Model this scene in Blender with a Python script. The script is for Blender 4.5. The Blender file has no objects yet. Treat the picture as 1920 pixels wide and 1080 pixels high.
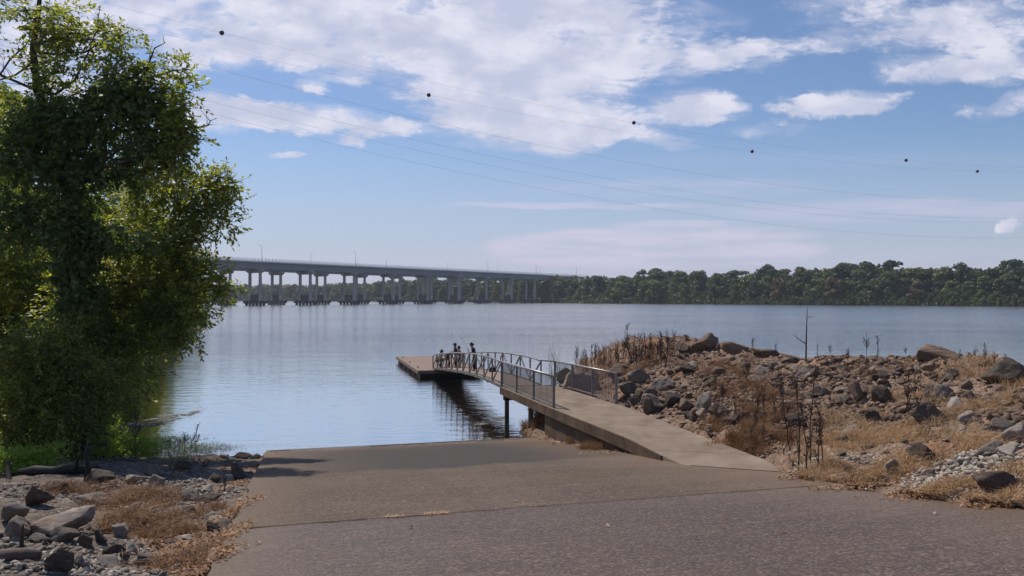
import bpy, math, random
import numpy as np
from mathutils import Vector, Matrix, noise

random.seed(7); np.random.seed(7)
rng = np.random.default_rng(11)
scene = bpy.context.scene
COL = scene.collection
R = math.radians

# ---------------------------------------------------------------- camera
F, H0, CZ = 28.0 / 36.0 * 1920.0, 558.0, 5.3        # focal length in photo pixels, horizon row, eye height over the water
cam_d = bpy.data.cameras.new('camera'); cam = bpy.data.objects.new('camera', cam_d); COL.objects.link(cam)
cam_d.lens = 28.0; cam_d.sensor_width = 36.0; cam_d.shift_y = 18.0 / 1920.0
cam_d.clip_start = 0.1; cam_d.clip_end = 9000.0
cam.location = (0, 0, CZ); cam.rotation_euler = (R(90), 0, 0)
scene.camera = cam

# ---------------------------------------------------------------- light, view
SUN_AZ, SUN_EL = R(-42), R(56)                       # azimuth clockwise from +Y, elevation
sun_dir = Vector((math.sin(SUN_AZ) * math.cos(SUN_EL), math.cos(SUN_AZ) * math.cos(SUN_EL), math.sin(SUN_EL)))
sd = bpy.data.lights.new('sun', 'SUN'); sun = bpy.data.objects.new('sun', sd); COL.objects.link(sun)
sd.energy = 3.7; sd.angle = R(0.6); sd.color = (1.0, 0.91, 0.79)
sun.rotation_euler = (-sun_dir).to_track_quat('-Z', 'Y').to_euler()
scene.view_settings.view_transform = 'Standard'; scene.view_settings.look = 'None'
scene.view_settings.exposure = 0.07; scene.view_settings.gamma = 1.0
scene.render.engine = 'CYCLES'
cy = scene.cycles
cy.use_denoising = True
cy.max_bounces = 8; cy.diffuse_bounces = 3; cy.glossy_bounces = 4; cy.transmission_bounces = 4
cy.transparent_max_bounces = 6; cy.volume_bounces = 0
cy.caustics_reflective = False; cy.caustics_refractive = False
cy.sample_clamp_indirect = 6.0

# ---------------------------------------------------------------- node helper
class NT:
    def __init__(s, tree):
        s.t = tree; s.n = tree.nodes; s.l = tree.links
    def new(s, typ, **kw):
        nd = s.n.new(typ)
        for k, v in kw.items(): setattr(nd, k, v)
        return nd
    def put(s, sock, v):
        if hasattr(v, 'is_output'): s.l.new(v, sock)
        else: sock.default_value = v
    def m(s, op, a, b=None, c=None, clamp=False):
        nd = s.new('ShaderNodeMath', operation=op, use_clamp=clamp)
        for i, v in enumerate((a, b, c)):
            if v is not None: s.put(nd.inputs[i], v)
        return nd.outputs[0]
    def vm(s, op, a, b=None):
        nd = s.new('ShaderNodeVectorMath', operation=op)
        s.put(nd.inputs[0], a)
        if b is not None: s.put(nd.inputs[1], b)
        return nd.outputs[0]
    def noise(s, vec, scale, detail=4, rough=0.55, dim='3D', lac=2.0, color=False):
        nd = s.new('ShaderNodeTexNoise', noise_dimensions=dim)
        if vec is not None: s.l.new(vec, nd.inputs['Vector'])
        nd.inputs['Scale'].default_value = scale; nd.inputs['Detail'].default_value = detail
        nd.inputs['Roughness'].default_value = rough; nd.inputs['Lacunarity'].default_value = lac
        return nd.outputs['Color' if color else 'Fac']
    def voro(s, vec, scale, feature='F1', out='Distance'):
        nd = s.new('ShaderNodeTexVoronoi', feature=feature)
        if vec is not None: s.l.new(vec, nd.inputs['Vector'])
        nd.inputs['Scale'].default_value = scale
        return nd.outputs[out]
    def ramp(s, fac, stops):
        nd = s.new('ShaderNodeValToRGB'); s.l.new(fac, nd.inputs[0])
        cr = nd.color_ramp
        while len(cr.elements) < len(stops): cr.elements.new(0.5)
        for e, (p, c) in zip(cr.elements, stops):
            e.position = p; e.color = (c[0], c[1], c[2], 1) if hasattr(c, '__len__') else (c, c, c, 1)
        return nd.outputs[0]
    def mix(s, fac, a, b, blend='MIX'):
        nd = s.new('ShaderNodeMix', data_type='RGBA', blend_type=blend, clamp_factor=True)
        s.put(nd.inputs[0], fac)
        for i, v in ((6, a), (7, b)):
            if not hasattr(v, 'is_output') and len(v) == 3: v = (*v, 1)
            s.put(nd.inputs[i], v)
        return nd.outputs[2]
    def sstep(s, x, a, b):
        nd = s.new('ShaderNodeMapRange', interpolation_type='SMOOTHSTEP')
        s.put(nd.inputs[0], x); nd.inputs[1].default_value = a; nd.inputs[2].default_value = b
        return nd.outputs[0]
    def mapping(s, vec, scale=(1, 1, 1), rot=(0, 0, 0), loc=(0, 0, 0)):
        nd = s.new('ShaderNodeMapping'); s.l.new(vec, nd.inputs[0])
        nd.inputs['Scale'].default_value = scale; nd.inputs['Rotation'].default_value = rot; nd.inputs['Location'].default_value = loc
        return nd.outputs[0]
    def sep(s, vec):
        nd = s.new('ShaderNodeSeparateXYZ'); s.l.new(vec, nd.inputs[0]); return nd.outputs
    def comb(s, x, y, z):
        nd = s.new('ShaderNodeCombineXYZ')
        for i, v in enumerate((x, y, z)): s.put(nd.inputs[i], v)
        return nd.outputs[0]
    def bump(s, h, strength=0.5, dist=0.02, normal=None):
        nd = s.new('ShaderNodeBump'); nd.inputs['Strength'].default_value = strength; nd.inputs['Distance'].default_value = dist
        s.l.new(h, nd.inputs['Height'])
        if normal is not None: s.l.new(normal, nd.inputs['Normal'])
        return nd.outputs[0]

# ---------------------------------------------------------------- world: Nishita sky with clouds laid out by direction
world = bpy.data.worlds.new('World'); scene.world = world; world.use_nodes = True
W = NT(world.node_tree); W.n.clear()
out = W.new('ShaderNodeOutputWorld'); bg = W.new('ShaderNodeBackground'); W.l.new(bg.outputs[0], out.inputs[0])
bg.inputs[1].default_value = 0.088
sky = W.new('ShaderNodeTexSky', sky_type='NISHITA')
sky.sun_disc = False; sky.sun_elevation = SUN_EL; sky.sun_rotation = SUN_AZ
sky.air_density = 1.0; sky.dust_density = 0.6; sky.ozone_density = 1.6; sky.altitude = 100
gen = W.new('ShaderNodeTexCoord').outputs['Generated']
sx, sy, sz = W.sep(gen)
iy = W.m('DIVIDE', 1.0, W.m('MAXIMUM', W.m('ABSOLUTE', sy), 0.12))
U = W.m('MULTIPLY_ADD', W.m('MULTIPLY', sx, iy), F / 1000, 0.96)          # tangent-plane coordinates of the direction
V = W.m('MULTIPLY_ADD', W.m('MULTIPLY', sz, iy), -F / 1000, H0 / 1000)
uv = W.comb(U, V, 0.0)
w1 = W.noise(uv, 5.0, 5, 0.6, color=True)
wu, wv, _ = W.sep(w1)
U2 = W.m('MULTIPLY_ADD', W.m('SUBTRACT', wu, 0.5), 0.16, U)
V2 = W.m('MULTIPLY_ADD', W.m('SUBTRACT', wv, 0.5), 0.10, V)
def blob(cx, cy_, rx, ry, w, rot=0.0):
    du = W.m('SUBTRACT', U2, cx); dv = W.m('SUBTRACT', V2, cy_)
    if rot:
        c, s_ = math.cos(rot), math.sin(rot)
        a = W.m('ADD', W.m('MULTIPLY', du, c / rx), W.m('MULTIPLY', dv, s_ / rx))
        b = W.m('ADD', W.m('MULTIPLY', du, -s_ / ry), W.m('MULTIPLY', dv, c / ry))
    else:
        a = W.m('DIVIDE', du, rx); b = W.m('DIVIDE', dv, ry)
    d = W.m('MULTIPLY_ADD', b, b, W.m('MULTIPLY', a, a))
    return W.m('MULTIPLY', W.m('SUBTRACT', 1.0, d, clamp=True), w)
BL = [(0.90, 0.06, 0.34, 0.14, 1.1), (1.02, 0.225, 0.26, 0.075, 1.25), (0.60, 0.03, 0.42, 0.13, .95), (0.46, 0.09, 0.22, 0.05, 0.9), (0.90, 0.16, .2, .08, .8),
      (0.62, 0.115, 0.16, 0.04, .5), (1.10, 0.12, 0.27, 0.09, 1.0), (1.24, 0.06, 0.20, 0.09, 0.42), (1.05, .0, .3, .08, .7),
      (0.55, 0.215, 0.28, 0.034, 1.2, 0.07), (0.38, 0.215, 0.16, 0.05, .9), (0.08, 0.10, 0.20, 0.20, 0.85), (0.30, 0.14, 0.12, 0.03, 0.4), (0.2, 0.0, 0.3, 0.1, .7),
      (1.31, 0.212, 0.105, 0.040, 1.0, -0.05), (1.57, 0.197, 0.15, 0.034, 1.0, -0.13), (1.62, 0.02, 0.18, 0.055, 0.75), (1.50, 0.085, 0.24, 0.030, 0.6), (1.70, 0.07, .16, .03, .4),
      (1.86, 0.05, 0.19, 0.085, 0.8), (1.79, 0.128, 0.17, 0.040, 1.1), (1.92, 0.18, 0.09, 0.03, .9, -.3), (1.32, 0.12, 0.16, 0.032, 0.75), (1.45, .25, .1, .02, .4), (1.83, .21, .06, .02, .4),
      (1.885, 0.417, 0.04, 0.018, 1.1, -.4), (0.59, 0.165, 0.04, 0.016, 0.9), (1.22, 0.262, 0.12, 0.02, 0.8, .15), (0.66, 0.26, 0.045, 0.014, 0.7), (0.53, 0.29, .03, .01, .6),
      (2.3, 0.1, 0.3, 0.12, 0.9), (-0.5, 0.15, 0.4, 0.2, 0.9)]
cov = None
for b_ in BL:
    q = blob(*b_)
    cov = q if cov is None else W.m('ADD', cov, W.m('MULTIPLY', q, W.m('SUBTRACT', 1.0, cov, clamp=True)))
pu, pv, _ = W.sep(W.noise(W.mapping(uv, (1, 1.6, 1)), 16.0, 3, 0.5, color=True))
uvw = W.comb(W.m('MULTIPLY_ADD', W.m('SUBTRACT', pu, 0.5), 0.05, U), W.m('MULTIPLY_ADD', W.m('SUBTRACT', pv, 0.5), 0.025, V), 0.0)
n1 = W.noise(W.mapping(uvw, (1, 2.2, 1), (0, 0, R(-7))), 6.0, 9, 0.60)
n2 = W.noise(W.mapping(uvw, (1, 2.6, 1), (0, 0, R(-10))), 24.0, 7, 0.62)
n3 = W.noise(W.mapping(uv, (1, 3.2, 1), (0, 0, R(-9)), (5, 2, 0)), 9.0, 6, 0.6)
dn = W.m('ADD', W.m('MULTIPLY', W.m('SUBTRACT', n1, 0.5), 2.6), W.m('MULTIPLY', W.m('SUBTRACT', n2, 0.5), 1.35))
body = W.m('ADD', W.m('MULTIPLY', cov, 1.15), dn)
dens = W.sstep(body, 0.27, 0.98)
veil = W.m('MULTIPLY', W.sstep(W.m('ADD', W.m('MULTIPLY', cov, 0.9), W.m('MULTIPLY', W.m('SUBTRACT', n3, 0.5), 2.4)), -0.05, 1.2), 0.65)
dens = W.m('MAXIMUM', dens, veil)
dens = W.m('MULTIPLY', dens, W.sstep(cov, 0.0, 0.3))
# low, thin sheets above the far bank
U3 = W.m('MULTIPLY_ADD', W.m('SUBTRACT', wu, 0.5), 0.10, U); V3 = W.m('MULTIPLY_ADD', W.m('SUBTRACT', wv, 0.5), 0.03, V)
def sheet(cx, cy_, rx, ry, w, soft=0.35):
    a = W.m('DIVIDE', W.m('SUBTRACT', U3, cx), rx); b = W.m('DIVIDE', W.m('SUBTRACT', V3, cy_), ry)
    d = W.m('MULTIPLY_ADD', b, b, W.m('MULTIPLY', a, a))
    return W.m('MULTIPLY', W.sstep(W.m('SUBTRACT', 1.0, d), 0.0, soft), w)
sh = None
for s_ in [(1.22, 0.468, 0.36, 0.045, 0.85, .4), (1.32, 0.438, 0.24, 0.026, 0.75, .5), (1.10, 0.389, 0.32, 0.008, 0.6, .8), (1.66, 0.395, 0.4, 0.028, 0.50, 1.0), (1.85, 0.385, 0.3, 0.016, 0.5, 1.0), (1.30, 0.352, 0.3, 0.022, 0.3, 1.0),
           (1.25, 0.355, 0.35, 0.02, 0.2, 1.0), (1.0, 0.50, 2.5, 0.05, 0.35, 1.2), (1.6, 0.3, 0.6, 0.02, .08, 1.0)]:
    q = sheet(*s_)
    sh = q if sh is None else W.m('MAXIMUM', sh, q)
st = W.noise(W.mapping(uv, (1, 9, 1), (0, 0, R(3))), 5.0, 5, 0.55)
sh = W.m('MULTIPLY', sh, W.sstep(st, 0.25, 0.62))
skc = W.mix(1.0, sky.outputs[0], (0.86, 0.95, 1.12), 'MULTIPLY')
lo = W.sstep(V, 0.20, 0.58)
skc = W.mix(W.m('MULTIPLY', lo, 0.8), skc, (5.3, 5.75, 7.6))
cl_shade = W.noise(W.mapping(uv, (1, 1.8, 1), (0, 0, 0), (3.1, 1.7, 0)), 9.0, 6, 0.55)
ccol = W.mix(W.sstep(cl_shade, 0.35, 0.68), (6.0, 6.4, 8.2), (8.8, 8.7, 9.9))
c1 = W.mix(sh, skc, (7.2, 6.8, 8.6))
c2 = W.mix(W.m('MULTIPLY', dens, 0.93), c1, ccol)
W.l.new(c2, bg.inputs[0])
world.cycles.sampling_method = 'MANUAL'; world.cycles.sample_map_resolution = 512

# ---------------------------------------------------------------- picture maths (used once, to place things at their real distance)
def P(px, py, y): return Vector(((px - 960) / F * y, y, CZ - (py - H0) / F * y))
def G(px, py, z):
    y = F * (CZ - z) / (py - H0); return Vector(((px - 960) / F * y, y, z))
NA = Vector((-0.27, 0.963)); MB_ = Vector((0.963, 0.27))          # down-ramp and across-ramp directions
SL, A0 = 0.128, 28.9
def ramp_z(x, y): return SL * (A0 - (NA.x * x + NA.y * y))
def RP(px, py):
    u = (px - 960) / F; k = (py - H0) / F
    y = (CZ - SL * A0) / (k - SL * (NA.x * u + NA.y)); return Vector((u * y, y, CZ - k * y))
def AB(a, b): return Vector((NA.x * a + MB_.x * b, NA.y * a + MB_.y * b))

# ---------------------------------------------------------------- object helpers
def tag(o, label=None, cat=None, group=None, kind=None):
    if label: o['label'] = label
    if cat: o['category'] = cat
    if group: o['group'] = group
    if kind: o['kind'] = kind
    return o
def empty(name, loc, rz=0.0):
    o = bpy.data.objects.new(name, None); COL.objects.link(o); o.location = loc; o.rotation_euler = (0, 0, rz)
    o.empty_display_size = 0.3
    return o
def link(name, me, mat=None, parent=None):
    o = bpy.data.objects.new(name, me); COL.objects.link(o)
    if mat is not None and not me.materials: me.materials.append(mat)
    if parent is not None: o.parent = parent
    return o
def np_mesh(name, verts, quads=None, tris=None, smooth=False, faces=None):
    me = bpy.data.meshes.new(name)
    if faces is not None:
        me.from_pydata([tuple(v) for v in verts], [], faces)
    else:
        verts = np.asarray(verts, dtype=np.float32)
        loops = []; starts = []; tot = 0
        if quads is not None and len(quads):
            q = np.asarray(quads, dtype=np.int32); loops.append(q.ravel()); starts.append(np.arange(len(q)) * 4 + tot); tot += q.size
        if tris is not None and len(tris):
            t = np.asarray(tris, dtype=np.int32); loops.append(t.ravel()); starts.append(np.arange(len(t)) * 3 + tot); tot += t.size
        loops = np.concatenate(loops); starts = np.concatenate(starts)
        me.vertices.add(len(verts)); me.vertices.foreach_set('co', verts.ravel())
        me.loops.add(len(loops)); me.loops.foreach_set('vertex_index', loops.astype(np.int32))
        me.polygons.add(len(starts)); me.polygons.foreach_set('loop_start', starts.astype(np.int32))
        me.update(calc_edges=True); me.validate()
    if smooth: me.polygons.foreach_set('use_smooth', np.ones(len(me.polygons), dtype=bool))
    return me
def copy_tree(o, parent=None):
    c = o.copy(); COL.objects.link(c)
    if parent is not None: c.parent = parent
    for ch in list(o.children): copy_tree(ch, c)
    return c

class MB:
    """collects boxes, bars, tubes and prisms into one mesh"""
    def __init__(s): s.v = []; s.f = []
    def add(s, vs, fs):
        k = len(s.v); s.v += [tuple(v) for v in vs]; s.f += [tuple(i + k for i in f) for f in fs]; return s
    def box(s, c, size, rz=0.0, taper=1.0):
        x, y, z = (d / 2 for d in size); c = Vector(c); cs, sn = math.cos(rz), math.sin(rz)
        vs = []
        for dz in (-z, z):
            t = 1.0 if dz < 0 else taper
            for dx, dy in ((-x, -y), (x, -y), (x, y), (-x, y)):
                vs.append(c + Vector((dx * t * cs - dy * t * sn, dx * t * sn + dy * t * cs, dz)))
        return s.add(vs, [(3, 2, 1, 0), (4, 5, 6, 7), (0, 1, 5, 4), (1, 2, 6, 5), (2, 3, 7, 6), (3, 0, 4, 7)])
    def bar(s, a, b, w, h, up=Vector((0, 0, 1))):
        a = Vector(a); b = Vector(b); d = (b - a).normalized()
        sd_ = d.cross(up)
        if sd_.length < 1e-3: sd_ = d.cross(Vector((0, 1, 0)))
        sd_.normalize(); u = sd_.cross(d).normalized()
        vs = [p + sd_ * i * w / 2 + u * j * h / 2 for p in (a, b) for i, j in ((-1, -1), (1, -1), (1, 1), (-1, 1))]
        return s.add(vs, [(3, 2, 1, 0), (4, 5, 6, 7), (0, 1, 5, 4), (1, 2, 6, 5), (2, 3, 7, 6), (3, 0, 4, 7)])
    def tube(s, pts, radii, n=8, caps=True):
        pts = [Vector(p) for p in pts]
        if not hasattr(radii, '__len__'): radii = [radii] * len(pts)
        k0 = len(s.v); prev = None
        for i, p in enumerate(pts):
            d = (pts[min(i + 1, len(pts) - 1)] - pts[max(i - 1, 0)])
            if d.length < 1e-9: d = Vector((0, 0, 1))
            d.normalize()
            ref = prev if prev is not None else (Vector((1, 0, 0)) if abs(d.x) < 0.8 else Vector((0, 1, 0)))
            a = (ref - d * ref.dot(d)).normalized(); prev = a; b = d.cross(a)
            for k in range(n):
                t = 2 * math.pi * k / n
                s.v.append(tuple(p + (a * math.cos(t) + b * math.sin(t)) * radii[i]))
        for i in range(len(pts) - 1):
            for k in range(n):
                o1 = k0 + i * n; o2 = o1 + n; k2 = (k + 1) % n
                s.f.append((o1 + k, o1 + k2, o2 + k2, o2 + k))
        if caps:
            s.f.append(tuple(k0 + k for k in reversed(range(n)))); s.f.append(tuple(k0 + (len(pts) - 1) * n + k for k in range(n)))
        return s
    def build(s, name, mat=None, parent=None, smooth=False, loc=None):
        me = bpy.data.meshes.new(name); me.from_pydata(s.v, [], s.f); me.update()
        if smooth: me.polygons.foreach_set('use_smooth', np.ones(len(me.polygons), dtype=bool))
        o = link(name, me, mat, parent)
        if loc is not None: o.location = loc
        return o

# ---------------------------------------------------------------- materials
def new_mat(name):
    m = bpy.data.materials.new(name); m.use_nodes = True; N = NT(m.node_tree); N.n.clear()
    o = N.new('ShaderNodeOutputMaterial'); b = N.new('ShaderNodeBsdfPrincipled'); N.l.new(b.outputs[0], o.inputs[0])
    b.inputs['Specular IOR Level'].default_value = 0.3
    return m, N, b, o
def simple(name, col, col2=None, scale=8.0, rough=0.7, metal=0.0, bump=0.0, bscale=40.0, island=0.0, stretch=(1, 1, 1), spec=0.3):
    m, N, b, o = new_mat(name)
    tc = N.new('ShaderNodeTexCoord').outputs['Object']
    v = N.mapping(tc, stretch)
    c = N.mix(N.sstep(N.noise(v, scale, 6, 0.6), 0.3, 0.7), col, col2 if col2 else tuple(x * 0.65 for x in col))
    if island:
        ri = N.new('ShaderNodeNewGeometry').outputs['Random Per Island']
        hs = N.new('ShaderNodeHueSaturation'); N.l.new(c, hs.inputs['Color'])
        N.l.new(N.m('MULTIPLY_ADD', ri, island, 1 - island / 2), hs.inputs['Value']); c = hs.outputs[0]
    N.put(b.inputs['Base Color'], c); b.inputs['Roughness'].default_value = rough; b.inputs['Metallic'].default_value = metal
    b.inputs['Specular IOR Level'].default_value = spec
    if bump: N.l.new(N.bump(N.noise(v, bscale, 5, 0.6), bump, 0.02), b.inputs['Normal'])
    return m
def leaf_mat(name, cols, trans, rough=0.5, spec=0.25, nscale=0.6):
    """cols: dark, mid, light leaf colours; trans: colour of light passing through"""
    m, N, b, o = new_mat(name)
    geo = N.new('ShaderNodeNewGeometry'); ri = geo.outputs['Random Per Island']
    tc = N.new('ShaderNodeTexCoord').outputs['Object']
    big = N.noise(tc, nscale, 3, 0.5)
    k = N.m('ADD', N.m('MULTIPLY', ri, 0.6), N.m('MULTIPLY', big, 0.5))
    c = N.ramp(k, [(0.1, cols[0]), (0.5, cols[1]), (0.86, cols[2]), (0.97, cols[3] if len(cols) > 3 else cols[2])])
    N.put(b.inputs['Base Color'], c); b.inputs['Roughness'].default_value = rough; b.inputs['Specular IOR Level'].default_value = spec
    tr = N.new('ShaderNodeBsdfTranslucent'); N.put(tr.inputs[0], N.mix(1.0, c, (*trans, 1), 'MULTIPLY'))
    ad = N.new('ShaderNodeAddShader'); N.l.new(b.outputs[0], ad.inputs[0]); N.l.new(tr.outputs[0], ad.inputs[1]); N.l.new(ad.outputs[0], o.inputs[0])
    return m
M = {}
M['bark'] = simple('bark', (0.10, 0.08, 0.062), (0.045, 0.035, 0.028), 6, 0.9, bump=0.8, bscale=14, stretch=(1, 1, 0.25))
M['far_bark'] = simple('far_bark', (0.14, 0.12, 0.1), (0.08, 0.07, 0.06), 2, 0.9)
M['vine_leaf'] = leaf_mat('vine_leaf', [(0.034, 0.048, 0.019), (0.06, 0.082, 0.03), (0.105, 0.13, 0.048)], (1.2, 1.3, 0.6))
M['leaf'] = leaf_mat('leaf', [(0.052, 0.066, 0.019), (0.105, 0.118, 0.032), (0.18, 0.185, 0.05), (0.20, 0.11, 0.04)], (1.75, 1.8, 0.65))
M['bright_leaf'] = leaf_mat('bright_leaf', [(0.055, 0.075, 0.016), (0.105, 0.13, 0.026), (0.18, 0.20, 0.045)], (2.2, 2.0, 0.7))
M['weed_leaf'] = leaf_mat('weed_leaf', [(0.08, 0.115, 0.025), (0.14, 0.19, 0.04), (0.23, 0.28, 0.065)], (1.6, 1.6, 0.6))
M['grey_leaf'] = leaf_mat('grey_leaf', [(0.06, 0.075, 0.04), (0.10, 0.12, 0.06), (0.16, 0.18, 0.10)], (1, 1, 0.6))
M['far_leaf'] = [leaf_mat('far_leaf', [(0.042, 0.058, 0.022), (0.07, 0.09, 0.032), (0.11, 0.13, 0.045)], (0.5, 0.5, 0.3), nscale=0.2),
                 leaf_mat('far_leaf_pale', [(0.06, 0.085, 0.028), (0.10, 0.13, 0.04), (0.15, 0.18, 0.055)], (0.5, 0.5, 0.3), nscale=0.2),
                 leaf_mat('far_leaf_dark', [(0.022, 0.038, 0.018), (0.038, 0.058, 0.026), (0.055, 0.08, 0.033)], (0.4, 0.4, 0.3), nscale=0.2),
                 leaf_mat('far_leaf_brown', [(0.07, 0.06, 0.028), (0.11, 0.085, 0.04), (0.15, 0.11, 0.05)], (0.4, 0.4, 0.3), nscale=0.2)]
M['dry_grass'] = leaf_mat('dry_grass', [(0.22, 0.135, 0.075), (0.39, 0.26, 0.15), (0.54, 0.40, 0.26)], (0.35, 0.35, 0.3), 0.7)
M['red_grass'] = leaf_mat('red_grass', [(0.12, 0.06, 0.032), (0.20, 0.11, 0.06), (0.30, 0.18, 0.1)], (0.35, 0.35, 0.3), 0.7)
M['litter'] = leaf_mat('litter', [(0.10, 0.05, 0.03), (0.22, 0.12, 0.065), (0.38, 0.24, 0.15)], (0.3, 0.3, 0.2), 0.7)
M['stalk'] = simple('stalk', (0.11, 0.07, 0.05), (0.055, 0.038, 0.03), 9, 0.85)
M['steel'] = simple('galvanised_steel', (0.24, 0.23, 0.235), (0.15, 0.145, 0.15), 3, 0.5, 0.5, spec=0.5)
M['pale_steel'] = simple('pale_aluminium', (0.36, 0.33, 0.31), (0.24, 0.22, 0.21), 3, 0.4, 0.5, spec=0.5)
M['wood'] = simple('weathered_deck_boards', (0.33, 0.245, 0.20), (0.22, 0.16, 0.13), 3, 0.85, bump=0.3, bscale=20, stretch=(1, 8, 1))
M['dock_side'] = simple('dark_dock_timber', (0.07, 0.055, 0.045), (0.03, 0.025, 0.02), 2, 0.9, bump=0.3)
M['float'] = simple('black_float', (0.012, 0.012, 0.013), (0.02, 0.02, 0.02), 2, 0.6)  # dock floats; also the painted shade of the log and stump
M['pile'] = simple('timber_post', (0.16, 0.125, 0.10), (0.08, 0.06, 0.05), 6, 0.9, bump=0.4, stretch=(1, 1, 0.2))
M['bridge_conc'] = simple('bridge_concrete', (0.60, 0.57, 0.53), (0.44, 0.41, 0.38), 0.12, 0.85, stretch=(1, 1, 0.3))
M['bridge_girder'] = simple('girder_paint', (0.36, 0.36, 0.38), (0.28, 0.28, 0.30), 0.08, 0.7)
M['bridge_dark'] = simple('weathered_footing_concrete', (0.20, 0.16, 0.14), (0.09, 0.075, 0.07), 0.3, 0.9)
M['bridge_rail'] = simple('rail_aluminium', (0.65, 0.65, 0.68), (0.5, 0.5, 0.53), 0.5, 0.5, 0.2)
M['cable'] = simple('cable_aluminium', (0.07, 0.07, 0.08), None, 1, 0.6, 0.3)
M['ball'] = simple('marker_ball_plastic', (0.055, 0.022, 0.02), (0.04, 0.02, 0.02), 2, 0.5)
def rock_mat(name, ca, cb, cc, dust):
    m, N, b, o = new_mat(name)
    tc = N.new('ShaderNodeTexCoord').outputs['Object']; oi = N.new('ShaderNodeObjectInfo').outputs['Random']
    v = N.vm('ADD', tc, N.comb(N.m('MULTIPLY', oi, 37.0), N.m('MULTIPLY', oi, 11.0), 0.0))
    n = N.noise(N.mapping(v, (1, 1, 2.2)), 2.6, 8, 0.65); n2 = N.noise(v, 0.9, 3, 0.5)
    c = N.ramp(n, [(0.28, ca), (0.5, cb), (0.72, cc)])
    c = N.mix(N.sstep(n2, 0.5, 0.72), c, dust)
    ri = N.new('ShaderNodeNewGeometry').outputs['Random Per Island']
    hs = N.new('ShaderNodeHueSaturation'); N.l.new(c, hs.inputs['Color'])
    N.l.new(N.m('MULTIPLY_ADD', N.m('FRACT', N.m('ADD', oi, ri)), 0.7, 0.65), hs.inputs['Value'])
    N.l.new(hs.outputs[0], b.inputs['Base Color']); b.inputs['Roughness'].default_value = 0.85
    h = N.m('ADD', N.noise(N.mapping(v, (1, 1, 3)), 7.0, 8, 0.7), N.m('MULTIPLY', N.noise(v, 30.0, 4, 0.6), 0.3))
    N.l.new(N.bump(h, 0.7, 0.06), b.inputs['Normal'])
    return m
M['grey_rock'] = rock_mat('grey_limestone', (0.12, 0.098, 0.083), (0.24, 0.205, 0.175), (0.39, 0.34, 0.30), (0.28, 0.195, 0.135))
M['brown_rock'] = rock_mat('brown_rock', (0.085, 0.056, 0.040), (0.18, 0.125, 0.092), (0.31, 0.235, 0.18), (0.24, 0.15, 0.09))
M['pale_rock'] = rock_mat('pale_rock', (0.28, 0.245, 0.205), (0.41, 0.365, 0.31), (0.56, 0.51, 0.45), (0.38, 0.30, 0.23))
M['dark_rock'] = rock_mat('dark_rock', (0.045, 0.036, 0.03), (0.10, 0.08, 0.066), (0.18, 0.15, 0.125), (0.15, 0.10, 0.07))
# ================================================================ land
def vnoise(x, y, seed=0):
    x = np.asarray(x, float); y = np.asarray(y, float)
    xi = np.floor(x).astype(np.int64); yi = np.floor(y).astype(np.int64); fx = x - xi; fy = y - yi
    fx = fx * fx * (3 - 2 * fx); fy = fy * fy * (3 - 2 * fy)
    def h(a, b):
        n = (a * 374761393 + b * 668265263 + seed * 974634777) & 0x7fffffff
        n = ((n ^ (n >> 13)) * 1274126177) & 0x7fffffff
        return ((n ^ (n >> 16)) & 0xffff) / 65535.0 * 2 - 1
    return (h(xi, yi) * (1 - fx) + h(xi + 1, yi) * fx) * (1 - fy) + (h(xi, yi + 1) * (1 - fx) + h(xi + 1, yi + 1) * fx) * fy
def fbm(x, y, f, oct=4, seed=0, gain=0.5):
    t = 0; a = 1
    for i in range(oct):
        t = t + a * vnoise(np.asarray(x) * f + 13.7 * i, np.asarray(y) * f - 7.3 * i, seed + i); f *= 2.03; a *= gain
    return t

# walkway edges (left and right), top surface, measured in the world
WL = [(3.68, 16.75, 1.76), (3.58, 17.5, 1.70), (3.04, 20.6, 1.66), (1.36, 27.0, 1.56), (-0.5, 34.7, 1.43)]
WR = [(5.05, 14.85, 2.05), (5.30, 16.4, 1.93), (4.79, 21.0, 1.74), (3.75, 28.0, 1.56), (1.92, 35.3, 1.43)]
FAR_SHORE = [(-2.0, 2600), (-0.9, 1500), (-0.375, 1300), (-0.174, 1100), (-0.04, 930), (0.027, 830), (0.127, 722), (0.36, 590), (0.63, 497), (0.9, 430), (2.0, 300)]
def far_shore(u): return np.interp(u, [p[0] for p in FAR_SHORE], [p[1] for p in FAR_SHORE])

def base_z(x, y):
    a = NA.x * x + NA.y * y; z = np.clip(SL * (A0 - a), -3.0, 3.9)
    xs = np.interp(y, [45, 60, 75, 100, 200, 300, 600, 1300], [-70, -50, -40, -47, -83, -124, -262, -560])
    return np.where(np.asarray(y) > 45, np.maximum(z, np.clip((xs - x) * 0.2 - .2, -3, 2.5)), z)
ctrl = []
for px, py in ((1450, 887), (1500, 899), (1560, 912), (1630, 924), (1700, 933), (1800, 946), (1920, 957)):
    p = RP(px, py); ctrl.append((p.x, p.y, p.z + 0.04))
    a = NA.x * p.x + NA.y * p.y; b = MB_.x * p.x + MB_.y * p.y
    q = AB(a - 0.7, b - 1.2); ctrl.append((q.x, q.y, ramp_z(q.x, q.y) - 0.16))
for px, py, z in ((1700, 860, 2.35), (1900, 850, 2.9), (1600, 800, 2.2), (1450, 800, 1.98), (1350, 760, 2.02), (1250, 730, 2.0), (1200, 700, 2.2), (1900, 760, 3.05),
                  (1750, 760, 2.8), (1500, 730, 2.5), (1650, 720, 2.8), (1100, 700, 1.8)):
    p = G(px, py, z); ctrl.append(tuple(p))
CREST = [(1085, 680, 1.95), (1180, 660, 2.5), (1300, 655, 2.75), (1450, 666, 2.9), (1600, 675, 3.0), (1750, 680, 3.08), (1920, 688, 3.2), (2200, 700, 3.3)]
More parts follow.
